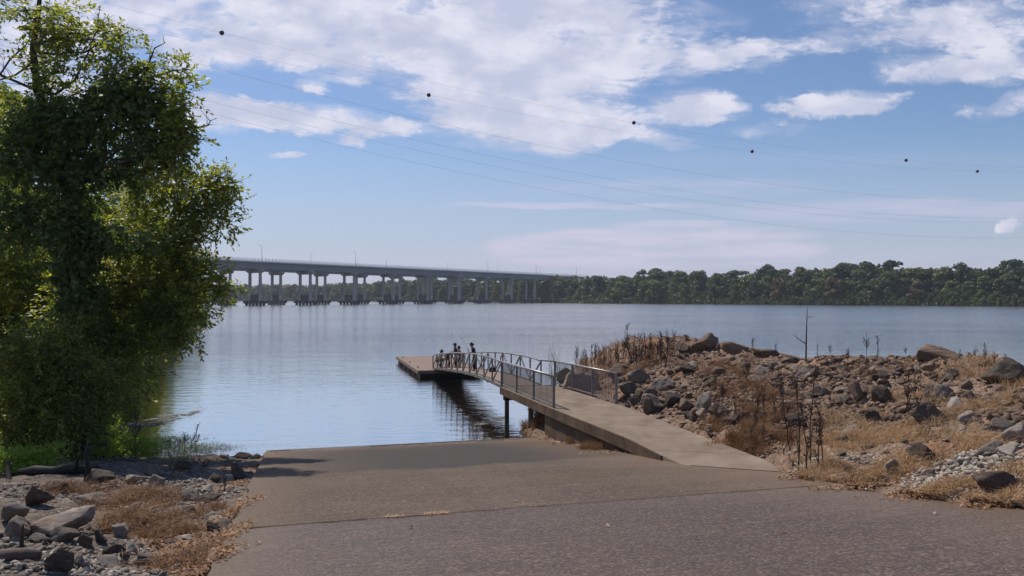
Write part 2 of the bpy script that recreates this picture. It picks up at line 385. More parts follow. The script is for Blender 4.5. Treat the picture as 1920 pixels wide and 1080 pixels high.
for px, py, z in CREST:
    p = G(px, py, z); ctrl.append(tuple(p))
    for d, zz in ((3.0, z - 1.3), (6.5, -0.4), (11.0, -1.6)): ctrl.append((p.x + .75 * d, p.y + .66 * d, zz))
ctrl += [(2, 46, -1.2), (0.5, 41, -0.9), (2.6, 37.5, 0.5), (2.2, 40, 0.3), (16, 12, 3.5), (22, 12, 3.8), (20, 3, 3.9), (14, 4, 3.6), (10, 3, 3.75), (30, 20, 3.6), (30, 8, 3.9)]
for (x, y, z) in WR[1:4]: ctrl.append((x + .25, y + .1, z - 0.06)); ctrl.append((x - 1.2, y, z - 0.6))
ctrl += [(2.2, 33.6, 0.75), (1.0, 33.5, -0.1), (2.7, 31.5, 1.2)]
for (x, y, z) in WL: ctrl.append((x - .3, y, ramp_z(x - .3, y) - 0.05))
for a in range(-4, 40, 4):
    for b in (0, 4): q = AB(a, b); ctrl.append((q.x, q.y, max(-3, ramp_z(q.x, q.y)) - 0.12))
ctrl += [(-26, 38, .5), (-31, 46, .9), (-36, 60, .9), (-19, 34, -.7), (-22.5, 42, -.8), (-28, 55, -.8), (-42, 45, 2), (-45, 60, 2), (-24, 31, .5), (-30, 30, 1.4), (-14, 29, -.35), (-8, 30, -.4), (-17, 26, .25), (-13.6, 24.5, .35), (-11, 24, .3)]
for b in (-3, -7, -12, -18):
    for a in (0, 6, 12, 18): q = AB(a, b); ctrl.append((q.x, q.y, min(3.9, ramp_z(q.x, q.y)) + 0.02))
for t in range(-60, 61, 12):
    ctrl += [(t, -6, float(base_z(t, -6))), (t, 80, -3.0)]
for t in range(6, 80, 12): ctrl += [(60, t, 2.5 if t < 20 else -2.5), (-60, t, float(base_z(-60, t)))]
ctrl = np.array(ctrl, float); cxy = ctrl[:, :2]; cres = ctrl[:, 2] - base_z(cxy[:, 0], cxy[:, 1])
def tps(r2): return np.where(r2 > 1e-9, r2 * np.log(r2 + 1e-12), 0.0)
_d2 = ((cxy[:, None] - cxy[None]) ** 2).sum(-1)
_A = tps(_d2) + np.eye(len(cxy)) * 0.5; _Pm = np.hstack([np.ones((len(cxy), 1)), cxy])
_S = np.block([[_A, _Pm], [_Pm.T, np.zeros((3, 3))]]); _sol = np.linalg.solve(_S, np.concatenate([cres, np.zeros(3)]))
def edge_x(pts, y): return np.interp(y, [p[1] for p in pts], [p[0] for p in pts])
def edge_z(pts, y): return np.interp(y, [p[1] for p in pts], [p[2] for p in pts])
RE = [RP(px, py) for px, py in ((1920, 957), (1800, 946), (1700, 933), (1630, 924), (1560, 912), (1500, 899), (1450, 887))]
RE_Y = [2.0] + [p.y for p in RE] + [17.3]; RE_X = [RE[0].x - 0.2] + [p.x for p in RE] + [3.62]
def ramp_right(y):                                   # x of the ramp's right-hand edge
    y = np.asarray(y, float)
    return np.where(y < RE_Y[-1], np.interp(y, RE_Y, RE_X), edge_x(WL, y) - 0.05)
def terrain_z(x, y):
    x = np.asarray(x, float); y = np.asarray(y, float); sh = x.shape; x = x.ravel(); y = y.ravel()
    z = base_z(x, y)
    near = (np.abs(x) < 60) & (y > -6) & (y < 80)
    if near.any():
        xn, yn = x[near], y[near]; res = np.zeros(len(xn))
        for k in range(0, len(xn), 20000):
            q = np.stack([xn[k:k + 20000], yn[k:k + 20000]], 1)
            d2 = ((q[:, None] - cxy[None]) ** 2).sum(-1)
            res[k:k + 20000] = tps(d2) @ _sol[:-3] + _sol[-3] + q @ _sol[-2:]
        win = np.clip((60 - np.abs(xn)) / 15, 0, 1) * np.clip((yn + 6) / 5, 0, 1) * np.clip((80 - yn) / 15, 0, 1)
        z[near] = z[near] + res * win
        zn = z[near]
        b = MB_.x * xn + MB_.y * yn
        rr = ramp_right(yn)
        off = np.maximum(-0.95 - b, np.where(yn < 36, xn - rr, 9))      # distance outside the ramp
        rough = np.clip(off / 0.8, 0, 1)
        right = (xn > rr)
        amp = np.where(right, 1.0, 0.65) * rough
        bumps = fbm(xn, yn, 0.55, 3, 5) * 0.24 + (0.5 - np.abs(fbm(xn, yn, 1.3, 4, 9))) * 0.16
        onwalk = (yn > 14.4) & (yn < 36) & (xn > edge_x(WL, yn) - .1) & (xn < edge_x(WR, yn) + 0.25)
        zn = zn + bumps * amp * np.where(onwalk, 0.2, 1.0)
        # keep the land under the paved surfaces
        ins = (b > -0.72) & (xn < rr + 0.02) & (yn < 40)
        rz = SL * (A0 - (NA.x * xn + NA.y * yn))
        zn = np.where(ins, rz - 0.12, zn)
        zn = np.where(onwalk, np.minimum(zn, edge_z(WR, yn) - 0.10), zn)
        z[near] = zn
    # far bank
    u = x / np.maximum(y, 1.0); ys = far_shore(u); d = y - ys
    far = (y > 200)
    bank = np.clip(d * 0.10, -3, 2.2) + np.clip((d - 40) * 0.03, 0, 12)
    z = np.where(far, np.maximum(bank, -3.0), z)
    side = np.clip((np.abs(x) - 250) * 0.02, -3, 6)
    return z.reshape(sh)
def axis(dense_a, dense_b, st, lo, hi, grow, cap=60):
    mid = list(np.arange(dense_a, dense_b + st / 2, st)); up = []; s = st; v = mid[-1]
    while v < hi: s = min(s * grow, cap); v += s; up.append(v)
    dn = []; s = st; v = mid[0]
    while v > lo: s = min(s * grow, cap); v -= s; dn.append(v)
    return np.array(dn[::-1] + mid + up)
gx = axis(-24, 24, 0.17, -2600, 2600, 1.22); gy = axis(3.5, 47, 0.17, -400, 2600, 1.2, 25)
GX, GY = np.meshgrid(gx, gy); GZ = terrain_z(GX, GY)
nx, ny = len(gx), len(gy); idx = np.arange(nx * ny).reshape(ny, nx)
quads = np.stack([idx[:-1, :-1], idx[:-1, 1:], idx[1:, 1:], idx[1:, :-1]], -1).reshape(-1, 4)
me = np_mesh('ground', np.stack([GX, GY, GZ], -1).reshape(-1, 3), quads, smooth=True)
m, N, b, o = new_mat('rubbly_soil')
tc = N.new('ShaderNodeTexCoord').outputs['Object']; X, Y, Z = N.sep(tc)
big = N.noise(tc, 0.35, 5, 0.6); mid = N.noise(tc, 2.2, 6, 0.65)
soil = N.ramp(mid, [(0.30, (0.10, 0.066, 0.048)), (0.48, (0.22, 0.145, 0.105)), (0.62, (0.34, 0.235, 0.17)), (0.78, (0.44, 0.335, 0.26))])
orange = N.mix(N.m('MULTIPLY', N.sstep(big, 0.54, 0.68), 0.8), soil, (0.34, 0.175, 0.09))
greyish = N.ramp(mid, [(0.3, (0.085, 0.07, 0.058)), (0.55, (0.20, 0.165, 0.14)), (0.75, (0.34, 0.30, 0.265))])
b_ = N.m('ADD', N.m('MULTIPLY', X, MB_.x), N.m('MULTIPLY', Y, MB_.y))
c = N.mix(N.sstep(N.m('ADD', b_, N.m('MULTIPLY', big, 1.5)), -1.6, 3.0), greyish, orange)
chip = N.voro(N.mapping(tc, (1, 1, 1.4)), 11.0, out='Color'); cs = N.sep(chip)[0]
chd = N.voro(tc, 11.0)
c = N.mix(N.m('MULTIPLY', N.m('GREATER_THAN', cs, 0.55), N.sstep(chd, 0.42, 0.25)), c, N.ramp(N.sep(chip)[1], [(0, (0.14, 0.105, 0.085)), (0.5, (0.33, 0.27, 0.23)), (1, (0.52, 0.46, 0.41))]))
c = N.mix(N.sstep(Y, 120, 200), c, (0.045, 0.055, 0.025))
wet = N.sstep(Z, 0.32, 0.02)
c = N.mix(N.m('MULTIPLY', wet, 0.75), c, (0.03, 0.026, 0.02))
N.l.new(c, b.inputs['Base Color']); b.inputs['Roughness'].default_value = 0.95; b.inputs['Specular IOR Level'].default_value = 0.1
hh = N.m('ADD', N.m('MULTIPLY', N.sstep(chd, 0.5, 0.1), 0.8), N.noise(tc, 9, 6, 0.7))
N.l.new(N.bump(hh, 0.9, 0.07), b.inputs['Normal'])
ground = link('ground', me, m); tag(ground, kind='structure')

# ---------------------------------------------------------------- water
m, N, b, o = new_mat('river_water')
tc = N.new('ShaderNodeTexCoord').outputs['Object']
X, Y, Z = N.sep(tc)
rip = N.noise(N.mapping(tc, (0.55, 1.5, 1), (0, 0, R(8))), 2.6, 3, 0.55)
rip2 = N.noise(N.mapping(tc, (0.5, 1.6, 1), (0, 0, R(-12))), 0.9, 3, 0.5)
far_r = N.noise(N.mapping(tc, (0.35, 1.0, 1)), 0.35, 5, 0.65)
patch = N.sstep(N.noise(N.mapping(tc, (0.4, 1, 1)), 0.035, 3, 0.5), 0.42, 0.6)
farf = N.sstep(Y, 35, 160)
calm = N.m('MULTIPLY_ADD', farf, 0.8, 0.2)
h = N.m('ADD', N.m('MULTIPLY', rip, 0.055), N.m('MULTIPLY', rip2, 0.10))
h = N.m('MULTIPLY', h, N.m('MULTIPLY_ADD', farf, 1.5, N.m('MULTIPLY_ADD', patch, 0.10, 0.17)))
h = N.m('ADD', h, N.m('MULTIPLY', N.m('MULTIPLY', far_r, farf), N.m('MULTIPLY_ADD', patch, 0.25, 0.22)))
bp = N.new('ShaderNodeBump'); bp.inputs['Strength'].default_value = 1.0; bp.inputs['Distance'].default_value = 1.0
N.l.new(h, bp.inputs['Height'])
b.inputs['Base Color'].default_value = (0.034, 0.036, 0.032, 1); b.inputs['Roughness'].default_value = 0.5; b.inputs['Specular IOR Level'].default_value = 0.0
fr = N.new('ShaderNodeFresnel'); fr.inputs[0].default_value = 1.36; N.l.new(bp.outputs[0], fr.inputs[1])
gl_ = N.new('ShaderNodeBsdfGlossy'); gl_.inputs[0].default_value = (0.99, 0.95, 0.90, 1)
N.l.new(N.m('MULTIPLY_ADD', farf, 0.12, 0.02), gl_.inputs['Roughness']); N.l.new(bp.outputs[0], gl_.inputs['Normal'])
mx = N.new('ShaderNodeMixShader'); N.l.new(N.m('MULTIPLY', fr.outputs[0], 2.7, clamp=True), mx.inputs[0])
N.l.new(b.outputs[0], mx.inputs[1]); N.l.new(gl_.outputs[0], mx.inputs[2]); N.l.new(mx.outputs[0], o.inputs[0])
wv = [(-2600, -400, 0), (2600, -400, 0), (2600, 2600, 0), (-2600, 2600, 0)]
water = link('river_water', np_mesh('river_water', wv, [(0, 1, 2, 3)]), m); tag(water, kind='structure')

# ---------------------------------------------------------------- boat ramp: two slabs of brushed concrete with a joint between them
def ramp_mat(name, base, alt, dark, seed):
    m, N, b, o = new_mat(name)
    tc = N.new('ShaderNodeTexCoord').outputs['Object']; X, Y, Z = N.sep(tc)      # x across the slope, y down it
    st = N.noise(N.mapping(tc, (0.35, 6.0, 1), (0, 0, R(2)), (seed, seed, 0)), 2.2, 6, 0.65)
    bl = N.noise(N.mapping(tc, (1, 1.6, 1), (0, 0, 0), (seed, 0, 0)), 0.45, 5, 0.6)
    gr = N.noise(tc, 55, 3, 0.7)
    c = N.mix(N.sstep(bl, 0.35, 0.65), base, alt)
    c = N.mix(N.m('MULTIPLY', N.sstep(st, 0.42, 0.72), 0.55), c, tuple(x * 0.55 for x in base))
    ln = N.noise(N.mapping(tc, (0.22, 9.0, 1), (0, 0, R(1)), (seed, 1, 0)), 1.5, 7, 0.72)
    c = N.mix(N.m('MULTIPLY', N.sstep(ln, 0.50, 0.64), 0.5), c, (0.045, 0.034, 0.029))
    c = N.mix(N.m('MULTIPLY', N.sstep(N.noise(tc, 0.8, 7, 0.7), 0.58, 0.74), 0.35), c, (0.21, 0.155, 0.12))
    spk = N.sep(N.voro(N.mapping(tc, (1, 1.5, 1)), 34, out='Color')); md = N.noise(N.mapping(tc, (1, 3.4, 1)), 15, 6, 0.8); c = N.mix(N.m('MULTIPLY', N.sstep(md, 0.54, 0.72), 0.28), c, tuple(x * 0.45 for x in base)); c = N.mix(N.m('MULTIPLY', N.sstep(md, 0.48, 0.32), 0.35), c, tuple(x * 1.4 for x in base)); 
    sp = N.m('GREATER_THAN', spk[0], 0.80); sp2 = N.m('LESS_THAN', spk[0], 0.25)
    c = N.mix(N.m('MULTIPLY', sp, 0.38), c, (0.30, 0.23, 0.175)); c = N.mix(N.m('MULTIPLY', sp2, 0.5), c, (0.035, 0.03, 0.028))
    if dark:
        e = N.m('ADD', Y, N.m('MULTIPLY', N.m('SUBTRACT', N.noise(tc, 0.5, 4, 0.6), 0.5), 2.6))
        xl = N.m('ADD', X, N.m('MULTIPLY', N.m('SUBTRACT', bl, 0.5), 4.0))
        band = N.m('MULTIPLY', N.m('MULTIPLY', N.sstep(e, 18.0, 18.5), N.sstep(e, 28.2, 25.5)), N.sstep(xl, -0.8, 3.0))
        c = N.mix(N.m('MULTIPLY', band, 0.8), c, (0.042, 0.039, 0.038))
        sil = N.m('MULTIPLY', N.sstep(e, 26.8, 28.6), N.sstep(N.noise(tc, 1.4, 5, 0.6), 0.35, 0.6))
        c = N.mix(N.m('MULTIPLY', sil, 0.6), c, (0.21, 0.175, 0.14))
        wetm = N.sstep(N.m('ADD', Y, N.m('MULTIPLY', N.noise(tc, 1.1, 5, 0.6), 0.9)), 28.55, 28.95); c = N.mix(N.m('MULTIPLY', wetm, 0.8), c, (0.03, 0.026, 0.02)); N.l.new(N.m('MULTIPLY_ADD', wetm, -0.5, 0.85), b.inputs['Roughness'])
    edge = N.m('MULTIPLY', N.sstep(N.m('ADD', X, N.m('MULTIPLY', bl, 1.2)), 1.1, -0.4), 0.55)
    c = N.mix(edge, c, (0.20, 0.15, 0.105))
    redge = N.m('MULTIPLY', N.sstep(N.m('ADD', X, N.m('MULTIPLY', bl, 1.5)), 6.3, 9.5), 0.45)
    c = N.mix(redge, c, (0.23, 0.155, 0.10))
    ms = N.noise(tc, 0.22, 3, 0.5)
    c = N.mix(N.m('MULTIPLY', N.sstep(ms, 0.55, 0.75), 0.30), c, (0.10, 0.085, 0.04))
    if dark: trk = N.m('MULTIPLY', N.sstep(N.m('ABSOLUTE', N.m('SUBTRACT', N.m('ABSOLUTE', N.m('SUBTRACT', X, 3.6)), 0.85)), 0.32, 0.1), N.sstep(bl, 0.35, 0.55)); c = N.mix(N.m('MULTIPLY', trk, 0.18), c, (0.06, 0.045, 0.036))
    N.l.new(c, b.inputs['Base Color']); b.inputs['Specular IOR Level'].default_value = 0.25
    hh = N.m('ADD', N.m('MULTIPLY', gr, 0.6), N.m('ADD', N.m('MULTIPLY', st, 1.0), N.m('ADD', N.m('MULTIPLY', ln, 1.5), N.m('MULTIPLY', N.voro(tc, 60), 0.5))))
    N.l.new(N.bump(hh, 0.6, 0.012), b.inputs['Normal'])
    return m
rot_n = math.atan2(MB_.y, MB_.x)
def slab_sheet(name, a_lo, a_hi, b_lo, bhi, mat, dz=0.0, kind='structure', jag=0.0):
    A_ = np.concatenate([np.arange(a_lo, a_hi, 0.25), [a_hi]]); vs = []; fs = []; nb = 60
    for i, a in enumerate(A_):
        bh = bhi(a) if callable(bhi) else bhi
        for j in range(nb):
            b = b_lo + (bh - b_lo) * j / (nb - 1); aa = a
            if i == 0 or i == len(A_) - 1: aa = a + float(fbm(b, a, 1.3, 3, 3)) * jag
            bb = b + (float(fbm(a, 3.0, 0.9, 3, 4)) * 0.05 if j == 0 else 0)
            vs.append((bb, aa, SL * (A0 - aa) + dz))
    for i in range(len(A_) - 1):
        for j in range(nb - 1): k = i * nb + j; fs.append((k, k + 1, k + nb + 1, k + nb))
    # skirts give the slab its thickness
    def skirt(ring, rev):
        k0 = len(vs)
        for r in ring: x, y, z = vs[r]; vs.append((x, y, z - 0.16))
        for q in range(len(ring) - 1):
            f = (ring[q], k0 + q, k0 + q + 1, ring[q + 1]); fs.append(f if not rev else tuple(reversed(f)))
    L = len(A_)
    skirt([j for j in range(nb)], False); skirt([(L - 1) * nb + j for j in range(nb)], True)
    skirt([i * nb for i in range(L)], True); skirt([i * nb + nb - 1 for i in range(L)], False)
    o = link(name, np_mesh(name, vs, faces=fs), mat); o.rotation_euler = (0, 0, rot_n); tag(o, kind=kind)
    return o
def b_right(a):
    y = np.linspace(2, 40, 400); x = ramp_right(y); aa = NA.x * x + NA.y * y; bb = MB_.x * x + MB_.y * y
    return float(np.interp(a, aa, bb)) + 0.25
JOINT = 10.8
slab_sheet('boat_ramp', JOINT + 0.035, 31.5, -0.75, lambda a: min(b_right(a), 9.3) if a > 15.5 else b_right(a), ramp_mat('ramp_lower', (0.106, 0.074, 0.056), (0.138, 0.098, 0.075), True, 0), jag=0.02)
slab_sheet('ramp_apron', -6.0, JOINT - 0.045, -0.75, lambda a: b_right(a) if a > 4 else 14.0, ramp_mat('ramp_upper', (0.090, 0.057, 0.039), (0.118, 0.077, 0.054), False, 5.3), dz=0.012, jag=0.02)

# the dirt-filled joint between the slabs
vs = []; fs = []; n = 260
for i in range(n + 1):
    b = -0.72 + (b_right(JOINT) - 0.2 + 0.72) * i / n; w_ = 0.006 + 0.035 * max(0, float(fbm(b, 9.0, 2.3, 4, 12))) ; of = float(fbm(b, 2.0, 1.3, 3, 3)) * .02
    for s in (-1, 1): a = JOINT + of + s * (w_ + 0.02); vs.append((b, a, SL * (A0 - a) + 0.016))
for i in range(n): fs.append((2 * i, 2 * i + 1, 2 * i + 3, 2 * i + 2))
fs = [tuple(reversed(f)) for f in fs]
M['dirt'] = simple('joint_dirt', (0.028, 0.02, 0.015), (0.06, 0.042, 0.03), 9, 0.95)
o = link('ramp_joint', np_mesh('ramp_joint', vs, faces=fs), M['dirt']); o.rotation_euler = (0, 0, rot_n); tag(o, kind='structure')

# ---------------------------------------------------------------- concrete walkway
m, N, b, o = new_mat('walkway_concrete')
tc = N.new('ShaderNodeTexCoord').outputs['Object']; X, Y, Z = N.sep(tc)
n = N.noise(N.mapping(tc, (1.6, 0.8, 1)), 0.8, 7, 0.62); f2 = N.noise(tc, 22, 5, 0.65)
c = N.ramp(n, [(0.3, (0.165, 0.12, 0.085)), (0.5, (0.24, 0.183, 0.135)), (0.7, (0.31, 0.245, 0.185))])
c = N.mix(N.m('MULTIPLY', f2, 0.35), c, (0.15, 0.11, 0.08))
c = N.mix(N.m('MULTIPLY', N.sstep(N.noise(tc, 2.6, 5, 0.7), 0.6, 0.72), 0.4), c, (0.10, 0.08, 0.055))
N.l.new(c, b.inputs['Base Color']); b.inputs['Roughness'].default_value = 0.9
N.l.new(N.bump(f2, 0.3, 0.01), b.inputs['Normal']); M['walk'] = m
m, N, b, o = new_mat('brown_wall_concrete')
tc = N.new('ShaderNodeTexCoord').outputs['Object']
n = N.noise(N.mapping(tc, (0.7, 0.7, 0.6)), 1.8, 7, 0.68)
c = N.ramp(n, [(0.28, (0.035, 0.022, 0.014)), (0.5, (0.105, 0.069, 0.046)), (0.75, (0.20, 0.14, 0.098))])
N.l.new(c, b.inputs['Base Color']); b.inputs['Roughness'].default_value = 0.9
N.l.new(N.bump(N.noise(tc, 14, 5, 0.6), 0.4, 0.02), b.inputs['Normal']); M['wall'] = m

wk = empty('concrete_walkway', (1.36, 27.0, 0.5)); bpy.context.view_layer.update()
tag(wk, 'raised tan concrete walkway leading from the ramp to the gangway', 'walkway')
WKO = Vector(wk.location)
def lerp_edge(E, t):          # t from 0 (shore end) to 1 (river end) by y of the left edge
    y = E[0][1] + (E[-1][1] - E[0][1]) * t; return Vector((float(edge_x(E, y)), float(y), float(edge_z(E, y))))
ts = [0.0, 0.12, 0.24, 0.36, 0.48, 0.6, 0.72, 0.84, 0.92, 1.0]
tops = MB()
for i in range(len(ts) - 1):
    t0, t1 = ts[i] + 0.0006, ts[i + 1] - 0.0006; sub = 4
    L = []; Rr = []
    for k in range(sub + 1):
        t = t0 + (t1 - t0) * k / sub
        l = lerp_edge(WL, t); r = lerp_edge(WR, t)
        if t < 0.10:         # the rounded tip where it meets the ramp
            q = 1 - t / 0.10; l = l + Vector((0.05 * q, 0, -0.0))
            l.z = max(l.z, ramp_z(l.x, l.y) + 0.012); r.z = max(r.z, ramp_z(r.x, r.y) + 0.012)
        l.z = max(l.z, ramp_z(l.x, l.y) + 0.012)
        L.append(l - WKO); Rr.append(r - WKO)
    vs = []; fs = []
    for l, r in zip(L, Rr):
        e = Vector((0.02, 0, 0))
        vs += [l + e, r - e, r - Vector((0, 0, 0.02)), r - Vector((0, 0, 0.3)), l - Vector((0, 0, 0.3)), l - Vector((0, 0, 0.02))]
    for k in range(sub):
        for j in range(6): a_, b2 = k * 6 + j, k * 6 + (j + 1) % 6; fs.append((a_, b2, b2 + 6, a_ + 6))
    fs.append((5, 4, 3, 2, 1, 0)); fs.append(tuple(sub * 6 + j for j in range(6)))
    tops.add(vs, fs)
tops.build('deck_slab', M['walk'], wk)
# darker brown side beam under the left edge, then the wall down to the ramp
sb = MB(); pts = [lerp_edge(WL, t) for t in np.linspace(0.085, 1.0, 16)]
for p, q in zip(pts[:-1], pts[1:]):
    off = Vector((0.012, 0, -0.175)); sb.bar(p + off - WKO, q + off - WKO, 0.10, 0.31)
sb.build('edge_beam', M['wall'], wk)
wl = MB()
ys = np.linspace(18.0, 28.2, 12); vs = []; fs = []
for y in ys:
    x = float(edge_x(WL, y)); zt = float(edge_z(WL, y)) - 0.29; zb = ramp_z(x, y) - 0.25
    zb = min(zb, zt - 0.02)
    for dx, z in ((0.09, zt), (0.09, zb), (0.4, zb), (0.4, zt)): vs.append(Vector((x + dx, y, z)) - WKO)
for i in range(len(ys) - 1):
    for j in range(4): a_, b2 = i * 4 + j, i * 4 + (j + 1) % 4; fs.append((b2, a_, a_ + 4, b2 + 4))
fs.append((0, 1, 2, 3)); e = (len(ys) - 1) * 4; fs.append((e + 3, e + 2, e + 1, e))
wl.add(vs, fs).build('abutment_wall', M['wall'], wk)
for (x, y) in ((-0.22, 34.2), (1.55, 34.7), (0.72, 30.6), (2.4, 31.2)):
    s = MB(); zt = float(edge_z(WL, y)) - 0.29
    s.tube([Vector((x, y, -1.2)) - WKO, Vector((x, y, zt)) - WKO], [0.10, 0.095], 12).build('post', M['pile'], wk)
MB().bar(Vector((-.35, 34.15, 1.02)) - WKO, Vector((1.7, 34.75, 1.02)) - WKO, 0.22, 0.24).build('cross_beam', M['wall'], wk)

# railings on both sides: posts, two rails and thin pickets
def railing(E, ya, yb, nb_, label, inset, cat='railing'):
    y0 = ya; p0 = Vector((float(edge_x(E, ya)) + inset, ya, float(edge_z(E, ya))))
    p1 = Vector((float(edge_x(E, yb)) + inset, yb, float(edge_z(E, yb))))
    root = empty('walkway_railing', p0); tag(root, label, cat, 'steel picket railings of the concrete walkway')
    q = [p0 + (p1 - p0) * k / nb_ - p0 for k in range(nb_ + 1)]; Z = Vector((0, 0, 1))
    post = MB().bar(Vector((0, 0, -0.02)), Vector((0, 0, 1.06)), 0.085, 0.085).build('post', M['steel'], root)
    for k in range(nb_ + 1):
        c_ = post if k == 0 else post.copy()
        if k: COL.objects.link(c_); c_.parent = root
        c_.location = q[k]
    d = (p1 - p0).normalized()
    MB().tube([q[0] + Z * 1.075 - d * .05, q[-1] + Z * 1.075 + d * .05], 0.042, 10).build('top_rail', M['pale_steel'], root, True)
    MB().bar(q[0] + Z * 0.10, q[-1] + Z * 0.10, 0.05, 0.05).build('bottom_rail', M['pale_steel'], root)
    pk = MB().tube([Z * 0.125, Z * 1.035], 0.012, 6).build('picket', M['steel'], root); first = True
    L = (p1 - p0).length / nb_; n = int(L / 0.15)
    for k in range(nb_):
        for i in range(1, n):
            c_ = pk if first else pk.copy()
            if not first: COL.objects.link(c_); c_.parent = root
            first = False; c_.location = q[k] + (q[k + 1] - q[k]) * i / n
    return root
railing(WL, 27.0, 34.6, 3, 'picket railing on the river ramp side of the walkway, running on to the gangway', 0.06)
railing(WR, 28.0, 35.1, 3, 'picket railing on the rocky bank side of the walkway', -0.08)

# ---------------------------------------------------------------- gangway: bowed aluminium truss from the walkway to the dock
GA = Vector((-0.46, 34.75, 0)); GD = Vector((-0.25, 0.968, 0)).normalized(); GS = Vector((GD.y, -GD.x, 0)); GL = 19.4; GW = 1.8
def gz(t): return float(np.interp(t, [0, 3, 6, 9, 12, 15, 17.5, 19.4], [1.42, 1.43, 1.37, 1.24, 1.06, 0.86, 0.68, 0.53]))
def gh(t): return float(np.interp(t, [0, 2, 4, 7, 10, 13, 16, 18, 19.4], [1.10, 1.10, 1.08, 1.06, 1.04, 1.0, 0.98, 0.94, 0.84]))
gw = empty('gangway', (GA.x, GA.y, 0)); tag(gw, 'long arched truss gangway sloping down from the walkway to the floating dock', 'gangway')
def gp(t, s, z): return GD * t + GS * s + Vector((0, 0, gz(t) + z))
deck = MB(); NS = 40
for i in range(NS):
    a_, b2 = GL * i / NS, GL * (i + 1) / NS
    vs = [gp(t, s, z) for t in (a_, b2) for s, z in ((0.06, 0.02), (GW - 0.06, 0.02), (GW - 0.06, -0.05), (0.06, -0.05))]
    deck.add(vs, [(3, 2, 1, 0), (4, 5, 6, 7), (0, 1, 5, 4), (1, 2, 6, 5), (2, 3, 7, 6), (3, 0, 4, 7)])
deck.build('deck', M['wood'], gw)
NP = 11
for side, s in (('near', 0.0), ('far', GW)):
    ch = MB(); tr = MB()
    for i in range(30):
        a_, b2 = GL * i / 30, GL * (i + 1) / 30
        ch.bar(gp(a_, s, 0), gp(b2, s, 0), 0.08, 0.13)
    ch.build('bottom_chord', M['steel'], gw)
    tr.tube([gp(t, s, gh(t)) for t in np.linspace(0, GL, 31)], 0.038, 8)
    tr.build('handrail', M['pale_steel'], gw, True)
    tt = np.linspace(0, GL, NP + 1)
    for k in range(NP + 1):
        MB().bar(gp(tt[k], s, 0.06), gp(tt[k], s, gh(tt[k])), 0.07, 0.07).build('upright', M['steel'], gw)
        if k < NP:
            if s == 0 or k % 2 == 0: MB().bar(gp(tt[k + 1], s, 0.06), gp(tt[k], s, gh(tt[k]) - .03), 0.055, 0.06).build('brace', M['pale_steel'], gw)
            else: MB().bar(gp(tt[k], s, 0.06), gp(tt[k + 1], s, gh(tt[k + 1]) - .03), 0.055, 0.06).build('brace', M['pale_steel'], gw)
    if s > 0:
        MB().tube([gp(t, s - 0.03, 0.55) for t in np.linspace(0, GL, 12)], 0.02, 6).build('mid_rail', M['steel'], gw)
for t in np.linspace(0.3, GL - .2, 8): MB().bar(gp(t, 0, -0.09), gp(t, GW, -0.09), 0.07, 0.09).build('cross_beam', M['steel'], gw)
# short rail joining the truss to the bank-side railing
lk = MB(); a_ = gp(0, GW, 1.10); b2 = Vector((1.84, 35.1, 1.43 + 1.07)) - Vector((GA.x, GA.y, 0)); lk.tube([a_, b2], 0.03, 8).build('link_rail', M['pale_steel'], gw)

# ---------------------------------------------------------------- floating dock
DA = Vector((-6.15, 52.4, 0)); DW, DL, DZ = 4.3, 13.2, 0.50
dk = empty('floating_dock', DA, math.atan2(GS.y, GS.x)); tag(dk, 'low floating fishing dock with a brown plank deck at the end of the gangway', 'dock')
d = MB(); nb_ = 88
for i in range(nb_):
    y = DL * (i + .5) / nb_; d.box((DW / 2, y, DZ - 0.02), (DW - 0.02, DL / nb_ - 0.012, 0.04))
d.build('deck_boards', M['wood'], dk)
fr = MB()
for c_, s in (((DW / 2, 0.0, 0.38), (DW + .1, .1, .2)), ((DW / 2, DL, 0.38), (DW + .1, .1, .2)), ((0.0, DL / 2, 0.38), (.1, DL - .1, .2)), ((DW, DL / 2, 0.38), (.1, DL - .1, .2))): fr.box(c_, s)
fr.build('frame', M['wood'], dk)
for i in range(5): MB().box((DW / 2, 1.3 + i * 2.65, 0.05), (DW - 0.25, 2.3, 0.46)).build('float', M['float'], dk)
for (x, y) in ((0.25, 2.2), (0.25, 6.5), (0.25, 11.0), (1.3, 1.9)):
    c_ = MB(); c_.box((x, y, DZ + .03), (.07, .1, .06)); c_.tube([(x, y - .14, DZ + .09), (x, y - .05, DZ + .075), (x, y + .05, DZ + .075), (x, y + .14, DZ + .09)], 0.02, 6)
    c_.build('cleat', M['cable'], dk)
